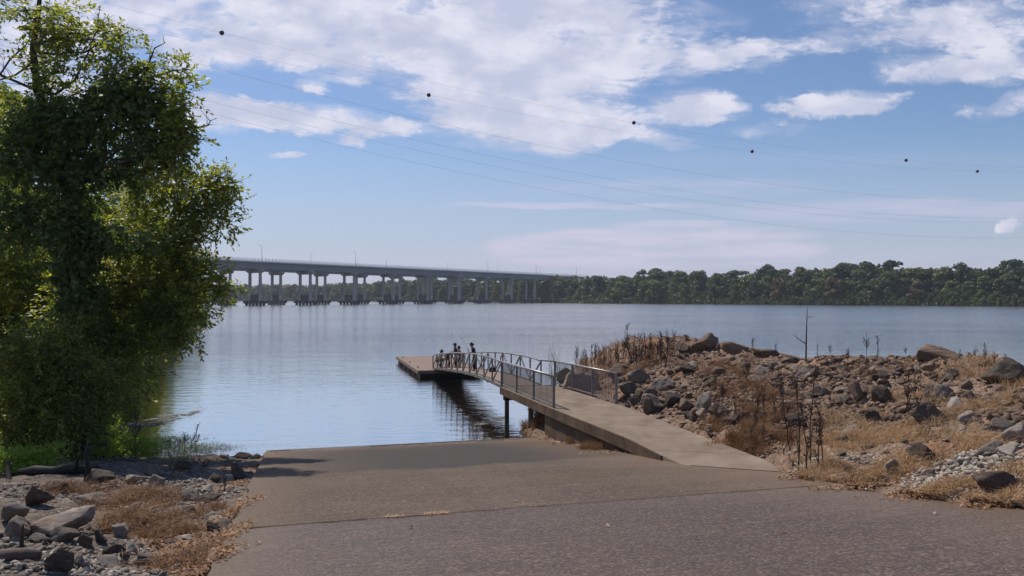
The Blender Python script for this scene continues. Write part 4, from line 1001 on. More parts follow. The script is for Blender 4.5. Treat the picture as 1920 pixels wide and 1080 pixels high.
trunk5 = [(tuple(b5), 0.06)] + tpts([(10, 840, 22.2, .05), (25, 780, 22.2, .05), (50, 730, 22.2, .06), (80, 690, 22.2, .04)])
blob_tree('leaning_sapling', 'dark leafy sapling at the left border in front of the vine-wrapped trunk', tuple(b5), trunk5, [
    (40, 690, 22, 80, 60, 1.2, 0), (60, 760, 22, 80, 40, 1.2, 0), (120, 730, 22.2, 60, 45, .9, 0), (10, 790, 22, 40, 30, 1.2, 0), (180, 745, 22.6, 48, 28, .9, 0), (215, 725, 23, 25, 24, .8, 0), (90, 775, 22, 60, 22, 1.0, 0), (160, 700, 22.6, 60, 35, .8, 0), (95, 800, 22.3, 70, 24, 1.0, 0), (190, 705, 23.6, 55, 40, 1.0, 0), (232, 738, 23.8, 30, 22, .9, 0), (20, 830, 22, 40, 30, .8, 0), (60, 800, 22.2, 60, 36, 1.2, 0), (140, 770, 22.8, 60, 36, 1.1, 0), (60, 650, 22.2, 90, 50, .9, 0), (140, 640, 23.2, 70, 50, .6, 0)],
    12, M['leaf'], leafsize=.12)
# trees added beyond the left edge to cast shade and reflections
for i, (x, y, H) in enumerate(((-31, 45, 17), (-38, 52, 19), (-29, 33, 16), (-24, 22.5, 15))):
    z = tz1(x, y); rt = empty('broadleaf_tree', (x, y, z - .1)); tag(rt, 'tall tree of the left bank wood, added past the view edge for shade and reflections', 'tree', 'added trees of the left bank wood')
    v, L = canopy_pts(300 + i, 24, 9000, W=5.0, H=H, z0=1.5, leaf=.42); link('crown', np_mesh('crown', v, np.arange(len(v)).reshape(-1, 4)), M['bright_leaf'], rt)
    MB().tube([(0, 0, -.3), (.1, 0, H * .4), (.2, 0, H * .8)], [.3, .22, .08], 8).build('trunk', M['bark'], rt, True)

# the left bank's wood running away upstream, mostly hidden behind the near leaves
lp = []
for i in range(3):
    v, L = canopy_pts(320 + i, 22, 3600, W=5.0, H=13.0, z0=.4, leaf=.6); tk = MB(); tk.tube([(0, 0, -1), (.1, 0, 5), (.2, 0, 10)], [.25, .2, .07], 6)
    a_ = np_mesh('crown', v, np.arange(len(v)).reshape(-1, 4)); a_.materials.append(M['leaf']); t_ = bpy.data.meshes.new('trunk'); t_.from_pydata(tk.v, [], tk.f); t_.materials.append(M['bark']); lp.append((a_, t_))
for i in range(26):
    y = 58 * (1.085 ** i); x = float(np.interp(y, [45, 60, 75, 100, 200, 300, 600], [-34, -33.5, -37, -47.5, -82, -123, -262])) - random.uniform(.5, 3)
    rt = empty('bankside_tree', (x, y, 0.1), random.uniform(0, 6)); s_ = random.uniform(.85, 1.15) * (1 + i * .012); rt.scale = (s_, s_, s_)
    link('crown', lp[i % 3][0], None, rt); link('trunk', lp[i % 3][1], None, rt); tag(rt, 'tree of the left bank upstream, mirrored in the water behind the near leaves', 'tree', 'trees of the upstream left bank')
# ================================================================ small plants
def blades(V, r, c, n, rx, ry, h, w=0.010, lean=0.5, clump=0):
    """thin curved grass blades about c; appended to V as (verts, quads)"""
    if clump:
        k = r.normal(0, .5, (clump, 2)); q = k[r.integers(0, clump, n)] + r.normal(0, .10, (n, 2))
    else: q = r.normal(0, .5, (n, 2))
    x = c[0] + q[:, 0] * rx; y = c[1] + q[:, 1] * ry; z = terrain_z(x, y) - .02
    a = r.uniform(0, 2 * math.pi, n); d = np.stack([np.cos(a), np.sin(a), np.zeros(n)], 1); H = (h * r.uniform(.4, 1.2, n)); ln = lean * r.uniform(.2, 1.6, n) * H
    b = np.stack([x, y, z], 1); sd_ = np.stack([-np.sin(a + 1), np.cos(a + 1), np.zeros(n)], 1) * (w * r.uniform(.6, 1.3, n))[:, None]
    m_ = b + d * (ln * .35)[:, None]; m_[:, 2] += H * .6; t = b + d * ln[:, None]; t[:, 2] += H * np.clip(1.0 - .3 * ln / H, .3, 1)
    V.append(np.stack([b - sd_, b + sd_, m_ + sd_ * .8, m_ - sd_ * .8], 1)); V.append(np.stack([m_ - sd_ * .8, m_ + sd_ * .8, t + sd_ * .15, t - sd_ * .15], 1))
def px_region(px, py, rx, ry):
    c = hit(px, py); y = c.y; return c, rx * y / F, min(6.0, ry * y * y / (F * max(1.2, CZ - c.z)))
def stuff(name, V, mat, label, cat):
    v = np.concatenate(V).reshape(-1, 3); o = link(name, np_mesh(name, v, np.arange(len(v)).reshape(-1, 4)), mat); tag(o, label, cat, kind='stuff'); return o
def not_paved(x, y):
    b = MB_.x * x + MB_.y * y
    return (b < -0.8) | ((x > ramp_right(y)) & ~((y > 14.5) & (y < 36) & (x > edge_x(WL, y) - .2) & (x < edge_x(WR, y) + 0.1)) & (y > 3))
r = np.random.default_rng(21)
V = []
for (px, py, rx, ry, n, h) in [(255, 940, 55, 22, 2600, .38), (250, 985, 60, 22, 2600, .36), (310, 950, 40, 18, 900, .26), (300, 1010, 60, 25, 1600, .26), (140, 925, 45, 12, 900, .25), (370, 1050, 40, 25, 900, .2), (350, 975, 60, 20, 900, .2), (405, 955, 26, 8, 500, .2), (200, 915, 60, 10, 500, .22), (300, 1070, 80, 20, 600, .22)]:
    c, a, b = px_region(px, py, rx, ry); blades(V, r, c, int(n * .55), a, b, h, .006, 1.3, clump=18)
stuff('dry_grass', V, M['red_grass'], 'straw coloured dry grass among the grey rocks left of the ramp', 'grass')
V = []
for (px, py, rx, ry, n, h) in [(1560, 885, 70, 12, 2600, .20), (1650, 905, 80, 12, 2600, .20), (1760, 925, 80, 12, 2400, .18), (1880, 945, 60, 10, 1500, .18), (1620, 835, 60, 22, 2400, .32), (1690, 820, 50, 20, 1500, .30), (1540, 850, 50, 20, 1400, .25), (1700, 870, 50, 14, 900, .22),
                               (1830, 830, 50, 25, 1300, .26), (1760, 800, 60, 18, 1000, .26), (1850, 760, 70, 18, 1400, .3), (1700, 745, 70, 15, 700, .25), (1830, 690, 60, 8, 900, .35), (1560, 790, 60, 20, 900, .25), (1490, 870, 30, 10, 700, .16), (1900, 720, 30, 20, 500, .3), (1900, 890, 30, 14, 400, .2)]:
    c, a, b = px_region(px, py, rx, ry); blades(V, r, c, n, a, b, h, .006, 1.0, clump=30)
stuff('dry_grass', V, M['dry_grass'], 'dry golden grass at the foot of the rocky mound along the ramp edge', 'grass')
V = []
for (px, py, rx, ry, n, h) in [(1400, 825, 70, 14, 3000, .34), (1450, 815, 50, 16, 1800, .36), (1350, 805, 30, 8, 800, .28), (1120, 842, 40, 8, 1800, .38), (1080, 828, 30, 6, 700, .3), (1010, 795, 25, 16, 1500, .5), (1180, 680, 70, 16, 1700, .32), (1400, 730, 60, 22, 1500, .45), (1440, 770, 50, 20, 1500, .4), (1230, 668, 50, 9, 800, .3), (1330, 700, 60, 14, 700, .3),
                               (1620, 700, 90, 10, 900, .25), (1370, 690, 40, 10, 500, .25), (1110, 700, 50, 15, 1200, .45), (1160, 850, 30, 6, 500, .22)]:
    c, a, b = px_region(px, py, rx, ry); blades(V, r, c, n, a, b, h, .006, .7, clump=24)
stuff('brown_brush', V, M['red_grass'], 'reddish brown dead brush along the walkway and over the rocky mound', 'brush')
# grass tufts in the joint of the ramp
V = []
def joint_grass(b0, b1, n, h):
    for i in range(n):
        b = r.uniform(b0, b1); q = AB(JOINT + r.normal(0, .03), b); a = r.uniform(0, 6.28); d = Vector((math.cos(a), math.sin(a), 0)); s = Vector((-d.y, d.x, 0)) * .005
        p = Vector((q.x, q.y, ramp_z(q.x, q.y) - .03)); hh = h * r.uniform(.4, 1.2); m_ = p + d * hh * .35 + Vector((0, 0, hh * .55)); t = p + d * hh * .9 + Vector((0, 0, hh * .8))
        V.append(np.array([[tuple(p - s), tuple(p + s), tuple(m_ + s), tuple(m_ - s)], [tuple(m_ - s), tuple(m_ + s), tuple(t + s * .1), tuple(t - s * .1)]]))
for px0, px1, n, h in ((712, 752, 260, .08), (790, 842, 380, .085), (930, 950, 90, .06), (560, 700, 60, .04), (440, 500, 80, .05), (1000, 1400, 60, .04)):
    q0 = RP(px0, 965); q1 = RP(px1, 965); joint_grass(MB_.x * q0.x + MB_.y * q0.y, MB_.x * q1.x + MB_.y * q1.y, n, h)
stuff('joint_grass', V, M['dry_grass'], 'small tufts of dry grass growing in the ramp joint', 'grass')
# green weeds along the left bank
V = []
def leafy(V, r, c, n, rx, ry, h, leaf):
    q = r.normal(0, .5, (n, 2)); x = c[0] + q[:, 0] * rx; y = c[1] + q[:, 1] * ry; z = terrain_z(x, y); S = np.stack([x, y, z], 1); 
    t = r.uniform(0, 1, n); S[:, 2] += h * t * (1 + .4 * fbm(x, y, 1.1, 2, 3)); D = r.normal(0, 1, (n, 3)); D[:, 2] = np.abs(D[:, 2]) + .4
    v, T, TF = sprays(S, D, r, leaf, .5, .22, 6, jit=.6); V.append(v.reshape(-1, 4, 3))
for (px, py, rx, ry, n, h, lf) in [(60, 865, 70, 10, 2200, .9, .09), (150, 855, 70, 10, 2400, 1.2, .09), (225, 852, 60, 9, 2600, .65, .05), (275, 852, 50, 7, 1300, .45, .045), (60, 885, 60, 10, 800, .6, .075), (20, 890, 40, 12, 400, .5, .08), (155, 825, 40, 6, 500, 1.0, .09)]:
    c, a, b = px_region(px, py, rx, ry); leafy(V, r, c, n, a, min(b, 2.2), h, lf)
stuff('green_weeds', V, M['weed_leaf'], 'bright green weeds growing thickly along the left waterline', 'weeds')
V = []
for (px, py, rx, ry, n, h, lf) in [(330, 853, 44, 7, 1300, .5, .04), (375, 853, 44, 6, 800, .30, .035), (420, 852, 40, 6, 500, .2, .03), (330, 880, 24, 6, 300, .35, .03)]:
    c, a, b = px_region(px, py, rx, ry); leafy(V, r, c, n, a, min(b, 1.5), h, lf)
stuff('grey_weeds', V, M['grey_leaf'], 'low grey green weeds on the shore between the bright weeds and the ramp', 'weeds')

# leaf litter
def litter(regs, name, label, n_mult=1):
    V = []
    for (px, py, rx, ry, n) in regs:
        c, a, b = px_region(px, py, rx, ry); n = int(n * n_mult); q = r.normal(0, .5, (n, 2)); x = c[0] + q[:, 0] * a; y = c[1] + q[:, 1] * b
        ok = not_paved(x, y) | (r.uniform(size=n) < .13); x, y = x[ok], y[ok]; n = len(x)
        z = np.maximum(terrain_z(x, y), np.where(not_paved(x, y), -9, SL * (A0 - (NA.x * x + NA.y * y)) + .012)) + .012 + r.uniform(0, .02, n)
        s = r.uniform(.018, .045, n)[:, None]; an = r.uniform(0, 6.28, n); d = np.stack([np.cos(an), np.sin(an), r.normal(0, .35, n)], 1); w = np.stack([-np.sin(an), np.cos(an), r.normal(0, .35, n)], 1) * .55
        p = np.stack([x, y, z], 1); up = np.zeros((n, 3)); up[:, 2] = .012
        V.append(np.stack([p - d * s, p + w * s + up, p + d * s + up * .5, p - w * s + up], 1))
    stuff(name, V, M['litter'], label, 'leaf litter')
litter([(470, 900, 16, 40, 900), (450, 960, 22, 40, 1800), (420, 1020, 30, 40, 2600), (400, 1060, 40, 30, 3000), (370, 1040, 60, 40, 1800), (455, 880, 30, 14, 500), (340, 1020, 60, 30, 900)], 'leaf_litter', 'brown dead leaves drifted along the left edge of the ramp')
litter([(1500, 895, 50, 8, 900), (1600, 915, 80, 8, 1600), (1720, 935, 80, 10, 1600), (1860, 952, 70, 10, 1400), (1400, 848, 60, 8, 1200), (1320, 815, 40, 8, 600), (1130, 860, 50, 6, 500), (1350, 750, 100, 30, 1400), (1500, 820, 80, 30, 1400), (900, 960, 500, 60, 150), (1300, 1000, 400, 60, 90)], 'leaf_litter', 'brown dead leaves between the ramp edge and the rocky mound')
# the darker debris line left by the water on the ramp
V = []
for k in range(2600):
    b = r.uniform(-.6, 8.4); a = 28.25 + .25 * float(fbm(b, 1.0, .8, 3, 2)) + r.normal(0, .07) - (r.uniform(0, .9) if r.uniform() < .12 else 0)
    if fbm(b, 5.0, 1.3, 2, 6) < -.12: continue
    q = AB(a, b); p = np.array([q.x, q.y, ramp_z(q.x, q.y) + .008]); s = r.uniform(.012, .05); an = r.uniform(0, 3.14); d = np.array([math.cos(an), math.sin(an), .1]) * s; w = np.array([-math.sin(an), math.cos(an), .25]) * s * .35
    V.append(np.array([[p - d, p + w, p + d, p - w + [0, 0, .012]]]))
stuff('driftline_debris', V, M['stalk'], 'dark line of drift debris on the ramp at the water edge', 'debris')

# ---------------------------------------------------------------- dry weeds and stalks, each a plant of its own
def weed_mesh(seed, h, nb, seedy, spread=.35, leaves=0):
    r_ = np.random.default_rng(seed); w = MB(); top = np.array([r_.normal(0, .05), r_.normal(0, .05), h]); main = curve_pts((0, 0, -.05), top, r_, 6, .05); w.tube(main, list(np.linspace(.012, .006, 7)), 4, False)
    ends = [main[-1]]
    for k in range(nb):
        t = r_.uniform(.25, .9); a = np.array(main[int(t * 6)]); an = r_.uniform(0, 6.28); L = h * r_.uniform(.18, .42) * (1.2 - t * .5); e = a + np.array([math.cos(an) * spread, math.sin(an) * spread, .85]) * L
        p = curve_pts(a, e, r_, 3, .1); w.tube(p, [.009, .007, .006, .005], 3, False); ends.append(p[-1]); ends.append(p[-2])
    for e in ends:
        for q in range(seedy):
            c = np.array(e) + r_.normal(0, .018, 3); s = r_.uniform(.007, .014); w.tube([c - [0, 0, s * 1.3], c, c + [0, 0, s * 1.3]], [s * .4, s, s * .3], 4)
    me = bpy.data.meshes.new('dry_weed'); me.from_pydata(w.v, [], w.f); me.materials.append(M['stalk']); me.update(); return me
wm = [weed_mesh(40 + k, 1.0, 9 + 2 * k, 3, .3 + .06 * (k % 3)) for k in range(6)]
sm = [weed_mesh(60 + k, 1.0, 3, 7, .12) for k in range(3)]
def weed(px, py, hpx, meshes, label, group=None, name='dry_weed', dz=0.0):
    c = hit(px, py); me = meshes[random.randrange(len(meshes))]; h = hpx * c.y / F; o = link(name, me); o.location = (c.x, c.y, c.z + dz); o.scale = (h * .9, h * .9, h)
    o.rotation_euler = (random.uniform(-.08, .08), random.uniform(-.08, .08), random.uniform(0, 6.28)); tag(o, label, 'weed', group); return o
for i in range(46):
    px = 1078 + i * 4.3 + random.uniform(-4, 4); py = 692 - (px - 1078) * .16 + random.uniform(-6, 14)
    weed(px, max(668, py), random.uniform(26, 46), wm, 'thin dry weed in the dense stand at the walkway end of the mound crest', 'dry weeds crowding the crest behind the railing')
for px, py, h, lb in [(1408, 668, 34, 'dark-leaved dry weed on the crest beside the flat brown boulder'), (1452, 674, 26, 'short dry weed on the crest just left of the dead pole'), (1535, 676, 30, 'dry weed on the crest just right of the dead pole'),
                      (1555, 680, 34, 'forked dry weed, second to the right of the dead pole'), (1590, 680, 26, 'single spiky dry weed on the crest mid mound'), (1643, 678, 48, 'bushy dry weed, tallest on the crest of the mound'), (1625, 678, 50, 'slender pale weed standing beside the bushiest crest weed'),
                      (1700, 680, 30, 'dry weed on the crest against the big rounded boulder'), (1800, 684, 28, 'small dry weed right of the big rounded boulder'), (1828, 686, 36, 'dry weed with a seed spike right of the big rounded boulder'), (1848, 688, 42, 'tall leaning dry weed at the right end of the crest'), (1885, 694, 30, 'curled dry weed above the dark mossy boulder'), (1865, 690, 26, 'low arching dry weed near the dark mossy boulder'),
                      (1345, 665, 20, 'tiny dry weed between the two crest boulders')]:
    weed(px, py, h, wm, lb)
for px, py, h, lb in [(1497, 885, 165, 'tall brown stalk, tallest of the cluster by the ramp corner'), (1480, 872, 118, 'brown stalk at the left of the cluster by the ramp corner'), (1512, 892, 130, 'knobbly stalk in the middle of the cluster by the ramp corner'), (1520, 870, 170, 'thin upright stalk just behind the tallest ones by the ramp corner'),
                      (1548, 872, 112, 'thin stalk at the right of the cluster by the ramp corner'), (1533, 880, 90, 'short stalk low in the cluster by the ramp corner'), (1470, 868, 60, 'smallest stalk at the left foot of the cluster')]:
    o = weed(px, py, h, sm, lb, name='dry_stalk'); o.scale = (1.3, 1.3, o.scale[2])
for i in range(34):
    px, py = random.choice([(random.uniform(1340, 1470), random.uniform(720, 800)), (random.uniform(1380, 1480), random.uniform(770, 850)), (random.uniform(1180, 1260), random.uniform(670, 700))])
    weed(px, py, random.uniform(30, 65), wm, 'thin reddish brown weed in the dead brush above the walkway', 'reddish weeds in the brush of the mound')
for px, py, h, lb in [(1705, 790, 90, 'leaning dry stalk in the grass left of the dark boulder'), (1716, 800, 70, 'bent dry stalk beside the leaning one'), (1715, 745, 60, 'dark bushy dry weed in the middle of the mound'), (1725, 735, 55, 'dark dry weed right behind the dark bushy one')]:
    weed(px, py, h, wm, lb)
for px, py, h, lb in [(345, 852, 40, 'curled bare stem standing on the shore'), (368, 856, 58, 'dead forked branch with drooping seed pods at the shore'), (358, 858, 34, 'short bare stem beside the forked dead branch'), (320, 905, 50, 'dry weed clump among dark rocks near the ramp'), (335, 908, 46, 'twiggy dry weed beside the dark rocks near the ramp'),
                      (420, 935, 58, 'dark single dead stem by the ramp edge'), (255, 860, 90, 'tall pale flowering weed rising before the scum on the water')]:
    weed(px, py, h, wm if h < 85 else wm, lb)
# the dead pole on the crest
c = hit(1511, 676); h = 100 * c.y / F; rt = empty('dead_pole', c); tag(rt, 'tall thin dead pole with one side twig standing on the mound crest', 'dead branch')
MB().tube([(0, 0, -.2), (.02, 0, h * .5), (.05, 0, h)], [.032, .024, .010], 6).build('stem', M['stalk'], rt, True)
MB().tube([(.0, 0, h * .30), (-.22, 0, h * .38), (-.42, 0, h * .47)], [.02, .014, .008], 5).build('side_twig', M['stalk'], rt)
MB().tube([(.04, 0, h * .80), (.15, 0, h * .81), (.28, 0, h * .82)], [.012, .009, .005], 4).build('side_twig', M['stalk'], rt)
# shrub at the spit tip
for (px, py, yy, w, hh, lb) in ((1042, 690, 36.8, 22, 48, 'pale grey green leafy shrub behind the link rail of the gangway'), (1010, 800, 31.6, 24, 70, 'dark leafy bush under the walkway beside the second post')):
    c = Vector(((px - 960) / F * yy, yy, 0)); c.z = tz1(c.x, c.y); rt = empty('shrub', c); tag(rt, lb, 'shrub'); r_ = np.random.default_rng(px)
    H = max(.8, CZ - (py - 48 - H0) / F * yy - c.z) if px > 1030 else 1.1; n = 260 if px > 1030 else 420; lm = MB(); S = []; D = []
    for k in range(16):
        a = r_.uniform(0, 6.28); e = np.array([math.cos(a) * w * yy / F * r_.uniform(.3, 1), math.sin(a) * .5, H * r_.uniform(.6, 1)]); p = curve_pts((0, 0, -.1), e, r_, 4, .1); lm.tube(p, [.014, .011, .008, .005, .003], 4, False)
        for q in range(n // 16): t = r_.uniform(.4, 1); i = min(3, int(t * 4)); S.append(np.array(p[i]) + r_.normal(0, .06, 3)); D.append(r_.normal(0, 1, 3) + [0, 0, .8])
    lm.build('stems', M['stalk'], rt); v, T, TF = sprays(np.array(S), np.array(D), r_, .04 if px > 1030 else .07, .5, .16, 5); link('foliage', np_mesh('foliage', v, np.arange(len(v)).reshape(-1, 4)), M['grey_leaf'] if px > 1030 else M['vine_leaf'], rt)
# fallen trunk and stump, the bank's shade painted in as black
c = hit(120, 893); c = c - Vector((0, 0, .09)); rt = empty('fallen_log', c); tag(rt, 'rotten log at the foot of the vine-hung tree, its shade painted in black', 'log')
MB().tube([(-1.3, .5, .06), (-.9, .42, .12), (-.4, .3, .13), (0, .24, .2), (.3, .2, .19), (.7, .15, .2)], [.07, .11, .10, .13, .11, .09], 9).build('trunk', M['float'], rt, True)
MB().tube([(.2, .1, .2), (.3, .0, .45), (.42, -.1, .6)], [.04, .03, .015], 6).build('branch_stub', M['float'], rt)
c = hit(162, 905); rt = empty('dead_stump', c); tag(rt, 'upright dead stump, its shade painted in black, between the rotten log and the green weeds', 'stump')
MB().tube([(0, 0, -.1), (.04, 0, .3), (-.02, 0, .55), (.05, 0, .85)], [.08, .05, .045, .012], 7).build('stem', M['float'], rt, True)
c = hit(40, 1030); rt = link('dead_stub', MB().tube([(0, 0, -.05), (.01, 0, .15), (.03, 0, .32)], [.035, .03, .012], 7).build('tmp', M['dock_side']).data); bpy.data.objects.remove(bpy.data.objects['tmp'])
rt.scale = (.7, .7, .8); rt.location = c; tag(rt, 'small black dead stub upright among the pale stones', 'stump')
# ================================================================ rocks
def ico(sub):
    import bmesh
    bm = bmesh.new(); bmesh.ops.create_icosphere(bm, subdivisions=sub, radius=1.0); v = np.array([q.co[:] for q in bm.verts]); f = [[q.index for q in p.verts] for p in bm.faces]; bm.free(); return v, np.array(f)
ICO = {k: ico(k) for k in (1, 2, 4)}
def rock_verts(seed, sub, planes=13, flat=1.0, n_amp=.05):
    r_ = np.random.default_rng(seed); v, f = ICO[sub]; n = unit(r_.normal(size=(planes, 3))); h = r_.uniform(.42, .78, planes)
    dots = v @ n.T; t = np.where(dots > .05, h / np.maximum(dots, .05), 9).min(1); t = np.minimum(t, 1.5); p = v * t[:, None]
    nz = fbm(v[:, 0] * 2 + seed, v[:, 1] * 2 + v[:, 2] * 1.7, 1.0, 4, seed) * n_amp; p = p * (1 + nz[:, None])
    ly = np.round(p[:, 2] * 5 + fbm(p[:, 0], p[:, 1], 1.5, 2, seed) * 1.2) / 5      # bedding ledges
    p[:, 2] = p[:, 2] * (1 - .35 * flat) + ly * .35 * flat
    return p / np.abs(p).max(0), f
RM = {}
rock_n = 0
def rock_mesh(k, mk):
    if (k, mk) not in RM:
        v, f = rock_verts(500 + k, 4, 12 + k % 7, .75, .07); me = np_mesh('rock', v, tris=f); me.materials.append(M[mk]); RM[(k, mk)] = me
    return RM[(k, mk)]
def rock(px, py, w, h, mk, label, group=None, tilt=0.0, k=None, name='rock', emb=.34, dpth=.8):
    c = hit(px, py); s = c.y / F; W_, H_ = w * s, h * s
    k = random.randrange(14) if k is None else k
    o = link(name, rock_mesh(k, mk)); o.scale = (W_ / 2, W_ / 2 * dpth, H_ * (1 + emb) / 2); o.rotation_euler = (random.uniform(-.1, .1), tilt, random.uniform(-.4, .4) + random.choice([0, math.pi]))
    yy = c.y + W_ * .28; x = c.x * yy / c.y
    o.location = (x, yy, c.z + H_ * (1 + emb) / 2 - H_ * emb); tag(o, label, 'rock', group); return o
BR = [ # right mound
 (1320, 660, 64, 30, 'brown_rock', 'pointed brown boulder tilted up on the mound crest', .35), (1284, 660, 30, 18, 'brown_rock', 'small brown rock leaning against the pointed crest boulder', 0),
 (1378, 666, 66, 26, 'brown_rock', 'broad flat-topped brown boulder on the crest beside the pointed one', .1), (1440, 672, 62, 18, 'brown_rock', 'long low brown rock sloping down from the flat-topped crest boulder', .15),
 (1748, 676, 88, 28, 'brown_rock', 'big rounded brown boulder alone on the crest against the water', 0), (1886, 722, 100, 46, 'dark_rock', 'huge dark mossy boulder at the right border below the crest', 0),
 (1198, 724, 44, 30, 'grey_rock', 'grey rock at the edge of the pile above the walkway railing end', .2), (1242, 734, 54, 24, 'grey_rock', 'tilted grey slab topping the pile beside the walkway', -.35),
 (1224, 762, 44, 30, 'grey_rock', 'blocky grey rock in the middle of the pile beside the walkway', 0), (1216, 782, 38, 36, 'brown_rock', 'upright brown rock touching the walkway edge', 0),
 (1256, 768, 38, 26, 'dark_rock', 'dark layered rock between the upright brown one and the reddish one', 0), (1288, 772, 32, 20, 'brown_rock', 'squat reddish rock wedged left of the pointed grey one', 0),
 (1318, 778, 46, 44, 'grey_rock', 'pointed pale grey rock with a split face above the walkway', .2), (1348, 780, 42, 24, 'dark_rock', 'dark flat rock leaning against the pointed grey one', -.1), (1372, 798, 44, 16, 'dark_rock', 'thin dark slab half sunk below the pointed grey rock', .1),
 (1426, 792, 28, 20, 'dark_rock', 'round dark rock in the reddish brush', 0), (1020, 726, 62, 40, 'brown_rock', 'brown boulder seen through the gangway railing at the water', 0), (1098, 742, 84, 50, 'grey_rock', 'rounded grey brown boulder right behind the bank-side railing', 0),
 (1062, 716, 40, 26, 'brown_rock', 'brown rock behind the first post of the bank-side railing', 0), (1160, 712, 46, 30, 'brown_rock', 'brown rock above the end of the bank-side railing', .15), (1180, 745, 40, 26, 'dark_rock', 'dark rock just past the end of the bank-side railing', 0),
 (1738, 797, 66, 42, 'dark_rock', 'large dark brown boulder in the grass of the right mound', -.1), (1775, 750, 46, 36, 'grey_rock', 'layered grey rock above the large dark boulder', .15), (1790, 768, 42, 22, 'pale_rock', 'pale slab lying below the layered grey rock', .1),
 (1824, 762, 32, 24, 'brown_rock', 'brown wedge rock right of the pale slab', 0), (1812, 797, 44, 25, 'grey_rock', 'grey rock with a pale top standing clear in the grass', .1), (1806, 811, 24, 15, 'pale_rock', 'small white stone just below the pale-topped grey rock', 0),
 (1876, 812, 46, 28, 'grey_rock', 'grey rock at the top of the heap by the right border', 0), (1904, 836, 50, 42, 'grey_rock', 'large cracked grey rock in the heap by the right border', 0), (1893, 857, 54, 20, 'pale_rock', 'pale flat slab across the heap by the right border', -.25),
 (1860, 856, 44, 28, 'grey_rock', 'grey rock at the left side of the heap by the right border', 0), (1736, 872, 64, 34, 'dark_rock', 'dark tilted slab with a pale upper edge above the white stones', -.35), (1674, 894, 32, 28, 'grey_rock', 'upright smooth grey stone near the ramp edge grass', 0),
 (1701, 892, 26, 14, 'grey_rock', 'low grey stone beside the upright smooth one', 0), (1868, 932, 92, 44, 'brown_rock', 'big brown and white boulder closest to the ramp on the right', 0), (1598, 818, 36, 18, 'pale_rock', 'pale rounded rock in the golden grass', 0),
 (1640, 794, 40, 28, 'dark_rock', 'dark grey rock at the upper end of the golden grass', .1), (1654, 758, 68, 36, 'dark_rock', 'black hollowed rock mass in the middle of the mound', 0), (1608, 757, 34, 40, 'brown_rock', 'upright brown rock beside the black hollowed mass', 0),
 (1742, 895, 28, 18, 'grey_rock', 'grey stone in the middle of the white stones', 0), (1885, 770, 44, 18, 'brown_rock', 'reddish rock at the right border below the mossy boulder', 0), (1560, 712, 40, 14, 'brown_rock', 'flat brown rock on the gravelly top of the mound', .1),
 (1500, 700, 44, 14, 'grey_rock', 'flat grey rock on the gravelly top below the dead pole', -.1), (1420, 718, 40, 14, 'grey_rock', 'flat grey rock below the broad crest boulder', .1), (1660, 705, 50, 14, 'brown_rock', 'long brown slab near the crest left of the rounded boulder', .15), (1545, 745, 46, 20, 'grey_rock', 'grey slab on the open slope left of the black hollowed mass', -.3),
 (1470, 745, 36, 12, 'dark_rock', 'dark rock on the open slope above the stalk cluster', 0), (1290, 700, 36, 18, 'dark_rock', 'dark rock on the orange soil below the crest', 0), (1270, 752, 26, 12, 'dark_rock', 'small dark rock on orange soil above the walkway pile', 0), (1490, 800, 44, 18, 'dark_rock', 'dark slanting rock behind the stalk cluster', -.4),
 (1310, 838, 0, 0, None, None, 0)]
